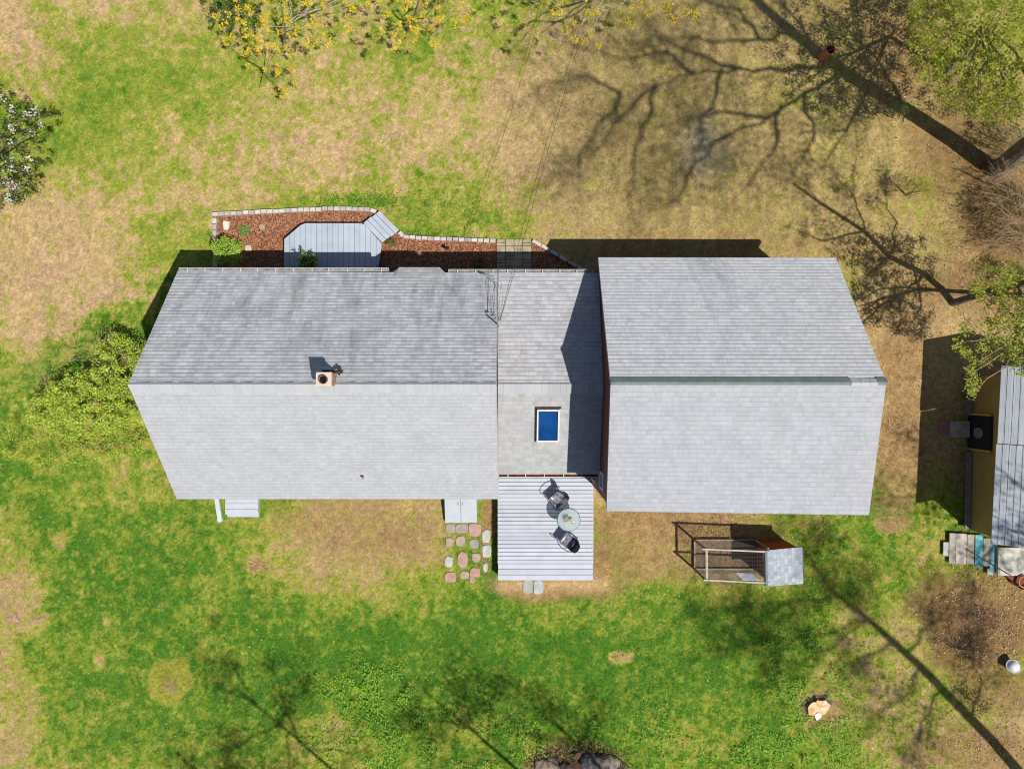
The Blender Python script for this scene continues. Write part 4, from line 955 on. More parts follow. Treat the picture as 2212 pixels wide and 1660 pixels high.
def ex1(m):
    fan(m, 243, 795, 1.1, [a * .35 for a in range(1, 9)], 85); fan(m, 150, 780, 1.2, [a * .4 for a in range(0, 9)], 85); fan(m, 100, 830, 1.0, [1.2, 1.6, 2, 2.4, 2.8, 3.2, 3.6], 70)
    fan(m, 215, 745, 1.4, [.6, 1, 1.4, 1.8, 2.2], 60)
region_bush('bush', [(110, 830), (200, 790), (210, 730), (270, 715), (310, 760), (300, 800), (278, 840), (300, 905), (240, 930), (150, 945), (75, 930), (60, 880)], tuple(P(200, 850)), lambda a, b_: 1.9 - .000045 * ((a - 190) ** 2 + (b_ - 850) ** 2) + random.uniform(-.8, .2), 330, 30, .19, [(.42, .55, .05), (.54, .66, .08), (.26, .36, .04), (.58, .64, .13), (.40, .5, .07)],
            'large loose lime green bush with bare twigs at the left gable end of the house', 'bush', (.05, .10), 60, TWIG, ex1, up=1.3)
region_bush('bush', [(5, 930), (60, 880), (150, 945), (260, 925), (300, 930), (320, 970), (260, 985), (160, 1010), (60, 1000), (0, 985)], tuple(P(150, 960)), lambda a, b_: random.uniform(.25, .9), 240, 16, .2, [(.48, .56, .06), (.56, .62, .1), (.38, .46, .05)],
            'thin low straggly yellow-green growth on the lawn below the large bush', 'bush', (.035, .065), 22, TWIG)

# blossom tree left edge
def blossom():
    base = tuple(P(-40, 370)); t = plant('blossom_tree', base, 'tree with white blossom and dark leaves at the left edge of the lawn', 'tree')
    poly = [(-190, 240), (-60, 170), (0, 190), (30, 215), (60, 240), (90, 235), (98, 280), (95, 300), (75, 330), (72, 380), (85, 410), (50, 435), (0, 460), (-60, 470), (-190, 420)]
    cen = []
    while len(cen) < 330:
        a = rng.uniform(-190, 100); b_ = rng.uniform(170, 470)
        if inpoly(np.array([a]), np.array([b_]), poly)[0]: cen.append(tuple(P(a, b_, rng.uniform(1.6, 3.4))))
    m = MB(); m.tube([base, P(-42, 365, 1.2), P(-40, 350, 2)], [.13, .11, .07], 8); skel(P(-40, 362, 1.3), random.sample(cen, 46), .035, mb=m); m.build('trunk', BARK, t)
    C_ = clump_cloud(cen, .15, 26); child_leaves('crown', t, C_, rng.uniform(.045, .09, len(C_)), [(.03, .05, .02), (.06, .1, .03), (.2, .26, .07), (.05, .06, .03)])
    wc = [c for c in cen if c[1] < P(0, 262).y + 4]; 
    C2 = clump_cloud([cen[i] for i in range(0, 330, 2)], .15, 12) + np.array([0, 0, .1]); child_leaves('blossom', t, C2, rng.uniform(.05, .085, len(C2)), [(.8, .76, .72), (.75, .72, .64), (.6, .6, .5)], 1.0, .8, .12)
blossom()
# golden flowering young trees at the top edge
def golden(base_uv, top_uvz, region, n, label, barkm, seed, zr=(2.2, 4.2), tr=.05):
    random.seed(seed); base = P(*base_uv); t = plant('flowering_tree', tuple(base), label, 'tree', 'golden flowering trees along the top edge'); poly = region; cen = []
    us = [p_[0] for p_ in poly]; vs2 = [p_[1] for p_ in poly]
    while len(cen) < n:
        a = random.uniform(min(us), max(us)); b_ = random.uniform(min(vs2), max(vs2))
        if inpoly(np.array([a]), np.array([b_]), poly)[0]: cen.append(P(a, b_, random.uniform(*zr)))
    top = P(*top_uvz); mid = base.lerp(top, .5); m = MB(); m.tube([base, mid + Vector((.05, .03, 0)), top], [tr, tr * .8, tr * .4], 7)
    for c in cen:
        s_ = base.lerp(top, random.uniform(.45, 1)); 
        if random.random() < .0: m.tube([s_, s_.lerp(c, .5) + Vector((random.uniform(-.15, .15), random.uniform(-.15, .15), .12)), c], [.012, .009, .004], 4, False)
    skel(base.lerp(top, .45), random.sample(cen, len(cen) // 2), .022, mb=m, r1=.003)
    m.build('trunk', barkm, t)
    C_ = clump_cloud([tuple(c) for c in cen], .13, 24); child_leaves('flowers', t, C_, rng.uniform(.05, .10, len(C_)), [(.76, .54, .03), (.80, .62, .06), (.70, .46, .03), (.64, .56, .08)], .9, .55, .12)
    cg = random.sample(cen, n // 3); C_ = clump_cloud([tuple(c + Vector((.05, .1, -.25))) for c in cg], .2, 10); child_leaves('crown', t, C_, rng.uniform(.05, .09, len(C_)), [(.12, .22, .04), (.2, .3, .05)])
golden((614, 100), (610, 10, 3.0), [(430, -60), (900, -60), (770, 40), (740, 90), (650, 110), (560, 120), (500, 75), (440, 35)], 120, 'young tree with thin white trunk and golden blossom at the top edge of the lawn', BARKP, 1)
golden((560, 190), (590, 90, 2.0), [(480, 80), (560, 90), (640, 110), (650, 140), (625, 240), (590, 170), (540, 165)], 22, 'small sapling with orange-yellow clusters below the white-trunked tree', TWIG, 2, (.8, 1.8), .02)
golden((880, 70), (905, 0, 3.0), [(760, -60), (1060, -60), (1030, 10), (1000, 60), (955, 110), (890, 90), (840, 110), (800, 60)], 66, 'young tree with golden blossom left of the overhead cables', TWIG, 3)
golden((1370, -30), (1340, -10, 4.5), [(1165, -60), (1530, -60), (1525, 10), (1490, 60), (1440, 50), (1400, 40), (1330, 55), (1290, 100), (1240, 90), (1215, 70), (1175, 20)], 62, 'tree with bright yellow blossom clusters crossed by the overhead cables', BARKP, 4, (3.4, 5.0))
# dark green shrub at top under the golden tree
shrub('shrub', 500, 28, 120, 90, .7, 60, 26, DARKG + [(.2, .3, .05)], 'dark green low shrub under the golden tree at the top edge', 'shrub', (.05, .09), 10, rad=.2)

# ------------------------------------------------------------------ big trees whose shadows cross the lawns
def polyr(mb, pts, r0, r1, n=7):
    if len(pts) < 8 and n < 10:
        rs_ = random.Random(int(abs(pts[-1].x * 97 + pts[-1].y * 31))); q_ = [pts[0]]
        for a_, b_ in zip(pts, pts[1:]):
            L_ = (b_ - a_).length * .07; c_ = Vector((rs_.uniform(-L_, L_), rs_.uniform(-L_, L_), rs_.uniform(-L_, L_)))
            q_ += [a_.lerp(b_, .34) + c_, a_.lerp(b_, .68) - c_ * .6, b_]
        pts[:] = q_
    k = len(pts) - 1; mb.tube(pts, [r0 + (r1 - r0) * i / k for i in range(k + 1)], n, False)
def subtwigs(mb, pts, r, cnt, L_, tips, depth=3, rs=random, spread=.9):
    n = len(pts)
    for _ in range(cnt):
        i = rs.randint(max(0, n // 5), n - 2); t = rs.random(); s_ = pts[i].lerp(pts[i + 1], t); d = (pts[i + 1] - pts[i]).normalized()
        off = Vector((rs.gauss(0, 1), rs.gauss(0, 1), rs.gauss(.1, .6))).normalized(); dirn = (d + off * spread).normalized(); l = L_ * rs.uniform(.4, 1.15)
        p2 = s_ + dirn * l * .5 + Vector((rs.uniform(-.12, .12), rs.uniform(-.12, .12), .03)) * l; p3 = s_ + (dirn + Vector((rs.uniform(-.3, .3), rs.uniform(-.3, .3), .1))).normalized() * l
        mb.tube([s_, p2, p3], [r, r * .7, r * .35], 4, False)
        if depth > 1: subtwigs(mb, [s_, p2, p3], max(r * .5, .004), 4, L_ * .5, tips, depth - 1, rs, spread)
        else: tips.append(p3)
def shv(p_): return 830 - (p_.y + .4175 * p_.z) * F / HCAM
def bigtree(label, trunk, branches, leafcols, seed, per=9, lsz=(.08, .14), rad=.3, cnt=7, L_=2.2, tr=(.3, .12), br=(.13, .04), bark=BARK, group='tall trees around the garden', keep=None, name='tree'):
    rs = random.Random(seed); base = trunk[0]; t = plant(name, tuple(base), label, 'tree', group); m = MB(); polyr(m, trunk, *tr, n=10); tips = []; k = len(trunk)
    m.build('trunk', bark, t)
    m = MB()
    for b_ in branches:
        polyr(m, b_, *br); subtwigs(m, b_, br[1] * .8, cnt, L_, tips, 3, rs)
    subtwigs(m, trunk[k // 2:], br[1], cnt, L_, tips, 3, rs)
    m.build('branches', bark, t)
    if keep: tips = [p_ for p_ in tips if keep(p_)]
    C_ = clump_cloud([tuple(p_) for p_ in tips], rad, per); child_leaves('crown', t, C_, rng.uniform(lsz[0], lsz[1], len(C_)), leafcols, .3)
    return tips
YG = [(.30, .38, .05), (.22, .3, .04), (.38, .42, .08)]
Sg = lambda L: [S(*p_) for p_ in L]
bigtree('massive grey tree at the upper right that throws the widest trunk shadow',
  Sg([(2150, 368, 0), (2060, 303, 2.3), (1960, 238, 4.7), (1870, 185, 7), (1790, 130, 9), (1720, 75, 11), (1650, 15, 13), (1590, -50, 15)]),
  [Sg([(1800, 135, 9), (1700, 155, 11), (1600, 148, 12.8), (1500, 160, 14), (1420, 185, 15.2), (1340, 200, 16.5)]), Sg([(1600, 148, 12.8), (1480, 110, 15), (1380, 60, 16.5)]),
   Sg([(1830, 158, 8), (1740, 200, 10.5), (1660, 255, 12), (1580, 290, 13.5), (1520, 320, 15)]), Sg([(1420, 185, 15.2), (1400, 260, 16.2), (1375, 310, 17), (1368, 400, 18), (1365, 480, 19)]),
   Sg([(1720, 75, 11), (1640, 85, 13), (1560, 90, 14.5), (1480, 80, 16), (1400, 90, 17)]), Sg([(1580, 290, 13.5), (1500, 350, 15.5), (1470, 430, 17.5)]), Sg([(1340, 200, 16.5), (1260, 160, 17.5), (1150, 190, 18.5)]),
   Sg([(1790, 130, 9), (1700, 20, 12), (1640, -60, 14)]), Sg([(1660, 255, 12), (1560, 240, 14), (1480, 260, 15.5)]), Sg([(1340, 200, 16.5), (1280, 300, 18), (1230, 380, 18.5)]), Sg([(1690, 230, 11.5), (1670, 330, 13.5), (1600, 420, 16)]), Sg([(1960, 238, 4.7), (1900, 130, 9), (1800, 30, 12)]), Sg([(1560, 150, 13.3), (1540, 230, 14.5), (1500, 330, 16.5), (1490, 400, 18)]), Sg([(1500, 160, 14), (1440, 110, 15.5), (1350, 130, 17), (1240, 100, 18)]), Sg([(1640, 85, 13), (1600, 20, 14.5), (1500, 0, 15.5)]), Sg([(1420, 185, 15.2), (1330, 260, 17), (1290, 340, 18.2)]), Sg([(1740, 200, 10.5), (1760, 300, 12), (1720, 370, 13.5)]), Sg([(1880, 190, 7), (1840, 260, 9), (1790, 300, 10.5)])],
  YG, 21, per=3, lsz=(.06, .12), rad=.36, cnt=17, L_=2.9, tr=(.33, .15), br=(.085, .02), keep=lambda p_: shv(p_) < 450)
bigtree('slim dark tree right of the tall wing with a leaning trunk by the path',
  Sg([(2059, 654, 0), (2036, 624, 1), (1996, 590, 2.2), (1922, 554, 4), (1869, 500, 5.8), (1776, 440, 8.3), (1716, 397, 10)]),
  [Sg([(1996, 590, 2.2), (1960, 630, 3.4), (1925, 660, 4.4), (1890, 700, 5.4)]), Sg([(1975, 580, 2.8), (1990, 640, 4.2), (1985, 690, 5.2)]), Sg([(1922, 554, 4), (1880, 590, 5.2), (1870, 640, 6)]), Sg([(1869, 500, 5.8), (1850, 430, 7), (1800, 370, 8.2)]), Sg([(1869, 500, 5.8), (1780, 520, 7.5), (1730, 500, 8.5)]), Sg([(1922, 554, 4), (1940, 480, 5.4), (1900, 400, 7)])],
  YG, 22, per=6, lsz=(.05, .09), rad=.18, cnt=8, L_=1.1, tr=(.14, .05), br=(.045, .015), keep=lambda p_: p_.x * F / (HCAM - p_.z) > 1000)
bigtree('tall tree beyond the lower right corner whose trunk shadow crosses the lawn',
  Sg([(2290, 1770, 0), (2150, 1605, 6), (1990, 1440, 12), (1880, 1340, 16), (1790, 1270, 18.5), (1740, 1190, 20.5)]),
  [Sg([(1880, 1340, 16), (1842, 1290, 17), (1892, 1233, 18)]), Sg([(1820, 1290, 17.8), (1709, 1300, 18.8), (1659, 1323, 19.6), (1610, 1370, 20)]), Sg([(1790, 1270, 18.5), (1775, 1207, 19.5), (1760, 1180, 20)]), Sg([(1990, 1440, 12), (1960, 1500, 13.5), (1900, 1540, 15)]), Sg([(2040, 1490, 10), (1990, 1560, 12), (1980, 1640, 13)]),
   Sg([(1960, 1410, 13), (2010, 1350, 14.5), (2050, 1330, 15.5)]), Sg([(1880, 1340, 16), (1780, 1370, 17.5), (1680, 1380, 18.5), (1600, 1400, 19)]), Sg([(1680, 1380, 18.5), (1620, 1340, 19), (1570, 1310, 19.5)]), Sg([(1880, 1340, 16), (1760, 1420, 17), (1700, 1440, 18)]), Sg([(2100, 1550, 8), (2120, 1480, 10), (2100, 1420, 12)]), Sg([(1930, 1390, 14), (1850, 1430, 15.5), (1800, 1450, 16.5)])],
  YG, 23, per=8, lsz=(.07, .14), rad=.36, cnt=9, L_=2.2, tr=(.21, .07), br=(.06, .015))
for i, (cu, cv, h, R, lb) in enumerate([(560, 1530, 13, 2.6, 'leafy tree beyond the bottom edge left of the middle'), (960, 1530, 12, 2.4, 'leafy tree beyond the bottom edge near the middle'), (1190, 1560, 12.5, 2.3, 'leafy tree beyond the bottom edge behind the rock ring'), (420, 1660, 13, 2.2, 'leafy tree beyond the bottom edge nearest the left corner')]):
    c = S(cu, cv, h); rs = random.Random(60 + i); tr_ = [Vector((c.x, c.y, 0)), Vector((c.x + .1, c.y, h * .4)), Vector((c.x, c.y + .1, h * .75)), Vector((c.x, c.y, h + 1.5))]; brs = []
    for k in range(9):
        a = k * 2.4 + rs.random(); z = h * rs.uniform(.7, 1.02); s_ = Vector((c.x, c.y, z)); e = s_ + Vector((math.cos(a) * R * rs.uniform(.6, 1.1), math.sin(a) * R * rs.uniform(.6, 1.1), rs.uniform(.5, 2.2))); brs.append([s_, s_.lerp(e, .5) + Vector((0, 0, .25)), e])
    bigtree(lb, tr_, brs, YG, 80 + i, per=5, lsz=(.07, .12), rad=.34, cnt=4, L_=1.4, tr=(.09, .03), br=(.035, .01))
# tree dappling the shed
c = Vector((23.6, -9.2, 11)); tr_ = [Vector((c.x, c.y, 0)), Vector((c.x, c.y, 6)), Vector((c.x - .2, c.y, 13))]; brs = []; rs = random.Random(5)
for k in range(10):
    a = k * 2.4; s_ = Vector((c.x, c.y, rs.uniform(7, 12))); e = s_ + Vector((math.cos(a) * 3, math.sin(a) * 3.4, rs.uniform(.5, 2))); brs.append([s_, s_.lerp(e, .5), e])
bigtree('tree beyond the right edge that dapples the shed roof', tr_, brs, YG, 91, per=5, lsz=(.09, .16), rad=.4, cnt=4, L_=1.5, tr=(.18, .06), br=(.06, .02))

# visible foliage at the right edge
def canopy(name, poly, zr, ncl, per, rad, cols, base, label, lsz=(.05, .1), limbs=20, bark=TWIG, r0=.07, group=None, top=None, cat='tree'):
    us = [p_[0] for p_ in poly]; vs2 = [p_[1] for p_ in poly]; cen = []
    while len(cen) < ncl:
        a = rng.uniform(min(us), max(us)); b_ = rng.uniform(min(vs2), max(vs2))
        if inpoly(np.array([a]), np.array([b_]), poly)[0]: cen.append(tuple(P(a, b_, rng.uniform(*zr))))
    t = plant(name, tuple(base), label, cat, group); tp_ = top or (Vector(base) + Vector((0, 0, zr[0]))); m = MB(); m.tube([base, Vector(base).lerp(tp_, .5), tp_], [r0, r0 * .8, r0 * .6], 8); m.build('trunk', BARK, t)
    m = MB(); skel(tp_, random.sample(cen, min(limbs, ncl)), r0 * .4, mb=m, wob=.04)
    for c in random.sample(cen, min(ncl, limbs * 2)): 
        c = Vector(c); m.tube([c + Vector((.25, -.1, -.1)), c, c + Vector((-.3, .12, .12))], [.01, .008, .004], 4, False)
    m.build('branches', bark, t); C_ = clump_cloud(cen, rad, per); child_leaves('crown', t, C_, rng.uniform(lsz[0], lsz[1], len(C_)), cols, .6); return t
CAN = [(.34, .40, .03), (.44, .50, .045), (.18, .25, .025), (.52, .50, .07), (.28, .35, .03)]
canopy('tree', [(2010, -80), (2300, -80), (2300, 250), (2215, 262), (2160, 255), (2120, 268), (2060, 240), (2010, 200), (1975, 140), (1960, 60), (1975, -20)], (2.6, 5.6), 560, 38, .26, CAN, P(2045, 152), 'broad yellow-green leafy tree filling the upper right corner', limbs=70, top=P(2120, 60, 3.0), r0=.12)
canopy('tree', [(2085, 570), (2300, 560), (2300, 830), (2190, 800), (2160, 770), (2125, 800), (2105, 850), (2085, 870), (2090, 800), (2060, 745), (2075, 700), (2120, 660), (2090, 620)], (3.6, 4.8), 230, 34, .2, [(.42, .46, .06), (.5, .52, .08), (.3, .36, .05), (.24, .32, .04)], P(2230, 640), 'yellow-green leafy branches hanging over the far end of the shed roof', limbs=46, top=P(2240, 690, 3.6), r0=.1)
# thin bare brushwood
def brush(cu, cv, n, L_, label, ang0, spr, z=1.2):
    t = plant('bare_shrub', tuple(P(cu, cv)), label, 'shrub', 'bare brushwood at the right edge'); m = MB()
    for _ in range(n):
        a = ang0 + random.gauss(0, spr); s_ = P(cu + random.uniform(-12, 12), cv + random.uniform(-30, 30)); l = L_ * random.uniform(.5, 1.1); e = s_ + Vector((math.cos(a) * l, math.sin(a) * l, z * random.uniform(.5, 1.4))); md = s_.lerp(e, .5) + Vector((random.uniform(-.1, .1), random.uniform(-.1, .1), .3)); m.tube([s_, md, e], [.011, .009, .004], 4, False)
        for k in range(4):
            q_ = md.lerp(e, random.random()); a2 = a + random.uniform(-.8, .8); m.tube([q_, q_ + Vector((math.cos(a2), math.sin(a2), .2)) * random.uniform(.25, .6)], [.006, .003], 4, False)
    m.build('twigs', TWIG, t)
    C_ = scatter_u(220, cu - 30, cv, 34, 30, .5); C_[:, 2] = rng.uniform(.2, 1.3, 220); child_leaves('buds', t, C_, .04, [(.35, .35, .08), (.25, .3, .05)])
brush(2200, 440, 34, 2.2, 'tangle of bare tan twigs at the right edge, nearest the massive trunk', math.pi * .95, .45)
brush(2205, 520, 34, 2.2, 'tangle of bare tan twigs at the right edge, just above the leafy branches', math.pi, .5)
brush(2195, 335, 30, 1.7, 'tangle of bare tan twigs below the broad leafy corner tree', math.pi * 1.02, .5, 1.6)
shrub('shrub', 1985, 408, 82, 66, 1.3, 42, 22, [(.42, .40, .06), (.35, .38, .05), (.25, .3, .05)], 'loose yellow-green shrub on the leaf litter right of the long branch shadow', 'shrub', (.035, .065), 12, rad=.2)
shrub('shrub', 1945, 235, 44, 40, 1.2, 14, 20, [(.12, .2, .04), (.2, .3, .05)], 'small leafy shrub touching the widest trunk shadow', 'shrub', (.035, .065), 8, rad=.16)
shrub('shrub', 2165, 285, 110, 80, 1.0, 44, 26, [(.05, .09, .02), (.14, .18, .03), (.25, .28, .05), (.12, .07, .03)], 'dark mixed undergrowth below the broad corner tree, above the bare twigs', 'shrub', (.04, .08), 10, rad=.22)
shrub('shrub', 2185, 590, 90, 70, 1.0, 36, 26, [(.06, .10, .02), (.16, .22, .03), (.3, .34, .05), (.12, .07, .03)], 'dark mixed undergrowth just above the leafy branches by the shed', 'shrub', (.04, .08), 10, rad=.22)
shrub('shrub', 2120, 1140, 44, 22, .3, 14, 22, [(.08, .2, .03), (.16, .34, .04)], 'low leafy weeds at the shed corner above the old boards', 'shrub', (.04, .08), 4, rad=.1)
shrub('shrub', 2105, 1520, 90, 60, .8, 22, 20, [(.14, .08, .04), (.2, .24, .04), (.3, .2, .08)], 'brown and green scrub in the lower right corner beside the bucket', 'shrub', (.04, .08), 8, rad=.2)
shrub('shrub', 2165, 455, 150, 150, .9, 120, 26, [(.06, .09, .02), (.18, .22, .04), (.14, .07, .035), (.22, .12, .06)], 'dark scrubby growth under the bare twigs at the right edge', 'shrub', (.04, .08), 8, rad=.22)
# leaning bare branch at (2110,1080)
t = plant('dead_stalks', tuple(P(2072, 1398)), 'clump of dark dead stalks in the brown leaf litter below the old boards', 'plant'); m = MB()
fan(m, 2072, 1402, .05, [a * .28 + .2 for a in range(11)], 46, r=.013, z1=.5); m.build('stalks', mat('dead_stalk', (.05, .035, .025), .9), t)
# bright weeds at the bottom
def weeds(name, label, regs, cols, sz, zmax=.12):
    C_ = np.concatenate([scatter_u(n_, *r_) for n_, r_ in regs]); k = fbm(C_[:, 0] * 1.3, C_[:, 1] * 1.3, 77, 3) > .47; C_ = C_[k]
    for pl in KEEP_OUT: C_ = C_[~inpoly(C_[:, 0], C_[:, 1], pl)]
    C_[:, 2] = rng.uniform(.02, zmax, len(C_)); o = np_mesh(name, leaf_faces(C_, rng.uniform(sz[0], sz[1], len(C_)), 1.2, .75), 4, LEAF, None, pick(cols, len(C_))); tag(o, label, kind='stuff')
weeds('leafy_weeds', 'bright green leafy weeds growing through the lower lawn', [(2600, (800, 1490, 60, 30)), (3600, (820, 1610, 130, 35)), (3200, (1050, 1610, 120, 40)), (4500, (1780, 1480, 55, 110)), (3000, (1750, 1630, 110, 30)), (1500, (1640, 1600, 60, 40)), (900, (1440, 1600, 60, 40))], [(.30, .55, .05), (.22, .46, .04), (.38, .58, .09)], (.04, .08))
weeds('clover_patches', 'low dark green clover patches in the lawns', [(700, (780, 432, 60, 12)), (250, (240, 700, 40, 20)), (500, (1000, 480, 40, 25)), (1200, (1990, 1110, 60, 30)), (900, (1960, 1250, 70, 50)), (900, (1560, 1380, 120, 40))], [(.08, .24, .02), (.12, .32, .03)], (.03, .06), .06)

# ------------------------------------------------------------------ coop with wire run
cp = empty('chicken_coop', P(1680, 1190, 0), 'red chicken coop with grey shingled roof behind the tall wing', 'chicken coop')
zC = 1.5
ra, rb, rc, rd = P(1655, 1188, zC + .02), P(1733, 1181, zC - .25), P(1735, 1260, zC - .25), P(1656, 1266, zC + .02)
roof_slope('roof', (rb.x, rb.y, rb.z), (rc.x, rc.y, rc.z), (rd.x, rd.y, rd.z), (ra.x, ra.y, ra.z), SH_COOP, cp, .05, .13, .01)
l1, l2 = P(1649, 1188, zC - .04), P(1651, 1266, zC - .04)
roof_slope('roof', (l1.x, l1.y, l1.z), (l2.x, l2.y, l2.z), (rd.x, rd.y, rd.z), (ra.x, ra.y, ra.z), SH_SHED, cp, .05, .1, .01)
m = MB(); m.bar(ra + Vector((0, .0, .02)), rd + Vector((0, 0, .02)), .08, .02); m.build('ridge_cap', GREENCAP, cp)
COOPR = siding('coop_red', (.30, .045, .02), (.16, .025, .012), .15, True)
b0, b1 = P(1632, 1166, 0), Vector((10.38, -7.12, 0))
m = MB(); prof = [(b0.x, .12), (b1.x, .12), (b1.x, 1.2), (b0.x, 1.42)]
yN, yS = b0.y, -7.12
vs_ = [(x_, yN, z_) for x_, z_ in prof] + [(x_, yS, z_) for x_, z_ in prof]
m.add(vs_, [(0, 1, 2, 3), (7, 6, 5, 4)] + [(i, 4 + i, 4 + (i + 1) % 4, (i + 1) % 4) for i in range(4)]); m.build('wall', COOPR, cp)
m = MB()
for x_ in (b0.x + .06, b1.x - .06):
    for y_ in (yN - .06, yS + .06): m.box((x_, y_, .06), (.1, .1, .12))
m.build('foot', mat('dark_frame', (.07, .07, .08), .8), cp)
m = MB(); m.box((b0.x - .012, -6.7, .8), (.02, .36, .55)); dr = m.build('door', mat('coop_door', (.34, .05, .025), .7), cp); m = MB(); m.box((b0.x - .03, -6.58, .8), (.02, .03, .1)); m.build('handle', BLACK, dr)
rn = empty('chicken_run', P(1580, 1210, 0), 'wire mesh chicken run with weathered timber frame joined to the red coop', 'chicken run')
WOOD = mat('weathered_timber', (.48, .44, .40), .85, .15, 8, bump=.3); WOODD = mat('timber_side', (.30, .26, .22), .85, .2, 8)
xa = 6.93; xb_ = b0.x - .06; yn_, ys_ = -5.83, -7.0
m = MB(); tl = P(1517, 1185, zC); tr2 = P(1647, 1191, zC); m.bar(tl, (b0.x - .02, tr2.y, zC), .05, .08)
bl, br2 = P(1520, 1251.5, zC), P(1649, 1258.5, zC); m.bar(bl, (b0.x - .02, br2.y, zC), .05, .08)
wt, wb = P(1526, 1187.5, zC - .02), P(1527, 1250, zC - .02); m.bar(wt, wb, .075, .05); m.build('top_rail', WOOD, rn)
yA, yB2 = tl.y, bl.y
m = MB()
for (x_, y_) in ((xa, yA), (xa, yB2), (b0.x - .05, yB2), (b0.x - .05, yA)): m.box((x_, y_, zC / 2 - .03), (.06, .06, zC - .06))
m.build('post', WOODD, rn)
m = MB()
for y_ in (yA, yB2): m.bar((xa, y_, .06), (b0.x - .02, y_, .06), .05, .1)
m.bar((xa, yA, .06), (xa, yB2, .06), .05, .1); m.build('base_rail', WOODD, rn)
def wirepanel(a, b_, z0, z1, sp=.05, r=.0009):
    a, b_ = Vector(a), Vector(b_); L_ = (b_ - a).length; m = MB(); n = int(L_ / sp)
    for i in range(n + 1): p_ = a.lerp(b_, i / n); m.bar((p_.x, p_.y, z0), (p_.x, p_.y, z1), r * 2)
    k = int((z1 - z0) / sp)
    for j in range(k + 1): z = z0 + (z1 - z0) * j / k; m.bar((a.x, a.y, z), (b_.x, b_.y, z), r * 2)
    m.build('wire_mesh', mat('wire', (.13, .13, .13), .5), rn)
wirepanel((xa, yA, 0), (xb_, yA, 0), .1, zC - .05); wirepanel((xa, yB2, 0), (xb_, yB2, 0), .1, zC - .05); wirepanel((xa, yA, 0), (xa, yB2, 0), .1, zC - .05)
m = MB()
for i in range(40): x_ = xa + (xb_ - xa) * i / 39; m.bar((x_, yA, zC + .02), (x_, yB2, zC + .02), .0018)
for i in range(24): y_ = yA + (yB2 - yA) * i / 23; m.bar((xa, y_, zC + .02), (xb_, y_, zC + .02), .0018)
m.build('wire_mesh', mat('wire', (.28, .28, .28), .5), rn)
m = MB(); m.prism(pu([(1590, 1237), (1624, 1238), (1643, 1254), (1606, 1254)], .1), .02, .06); o = m.build('board', mat('grey_board', (.42, .46, .52), .7, .1)); tag(o, 'pale grey board lying on the ground inside the chicken run', 'board')
m = MB(); m.prism(pu([(xx, yy_) for xx, yy_ in ((1502, 1160), (1632, 1160), (1632, 1238), (1502, 1238))]), -.02, .012); o = m.build('run_litter', mat('run_soil', (.17, .11, .06), .95, .45, 14, bump=.8, bscale=30)); tag(o, 'dark trodden soil and leaf litter floor of the run', kind='structure')

# ------------------------------------------------------------------ shed
sh = empty('shed', (18.6, -2.4, 0), 'yellow clapboard shed with grey-blue shingled roof at the right edge', 'shed')
eN, eS = Vector((16.88, .65, 2.45)), Vector((16.56, -5.5, 2.45)); rN, rS = Vector((18.95, .55, 3.45)), Vector((18.65, -5.62, 3.45)); fN, fS = Vector((21.0, .45, 2.45)), Vector((20.7, -5.75, 2.45))
sp1, sp2 = .405, .415
def lp(a, b_, t): return a.lerp(b_, t)
roof_slope('roof', lp(eN, eS, 0), lp(eN, eS, .435), lp(rN, rS, .435), lp(rN, rS, 0), SH_SHED, sh, .07, .19)
dlt = Vector((0, 0, -.05)); roof_slope('roof', lp(eN, eS, .44) + dlt, eS + dlt, rS + dlt, lp(rN, rS, .44) + dlt, SH_SHED, sh, .07, .19)
roof_slope('roof', fN, fS, rS, rN, SH_SHED, sh, .07, .19)
m = MB(); wN, wS = Vector((17.5, .4, 0)), Vector((17.36, -5.55, 0)); w2N, w2S = Vector((20.6, .2, 0)), Vector((20.4, -5.7, 0))
prof = [(17.5, 0), (20.6, 0), (20.6, 2.5), (18.95, 3.3), (17.5, 2.62)]
def gp(y_, dx): return [(x_ + dx, y_, z_) for x_, z_ in prof]
vs_ = gp(.35, 0) + gp(-5.5, -.16); m.add(vs_, [tuple(range(5))[::-1], tuple(range(5, 10))] + [(i, (i + 1) % 5, 5 + (i + 1) % 5, 5 + i) for i in range(5)])
m.build('wall', YEL, sh)
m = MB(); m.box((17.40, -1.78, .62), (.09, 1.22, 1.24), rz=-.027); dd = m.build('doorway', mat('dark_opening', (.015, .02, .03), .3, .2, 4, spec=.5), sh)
m = MB(); 
for k in range(20): pass
m.lathe((0, 0, 0), [(.0001, 0), (.2, 0), (.2, .02), (.0001, .02)], 20)
o = m.build('pale_reflection', mat('pale_round', (.22, .20, .14), .4), dd); o.matrix_local = Matrix.Translation((17.34, -1.8, .62)) @ Matrix.Rotation(math.radians(-90), 4, 'Y') @ Matrix.Diagonal((1.3, 1, 1, 1))  # flat pale disc stands in for a reflection in the dark doorway
m = MB(); m.box((17.36, -2.44, .62), (.06, .06, 1.24)); m.box((17.38, -1.12, .62), (.06, .06, 1.24)); m.build('door_trim', mat('yellow_trim', (.52, .38, .12), .7), sh)
m = MB(); m.box((17.24, -4.0, .2), (.18, 2.9, .05), rz=-.027); m.box((17.28, -.3, .2), (.16, 1.6, .05), rz=-.027); m.build('sill_board', mat('grey_old_board', (.22, .21, .20), .9, .2), sh)

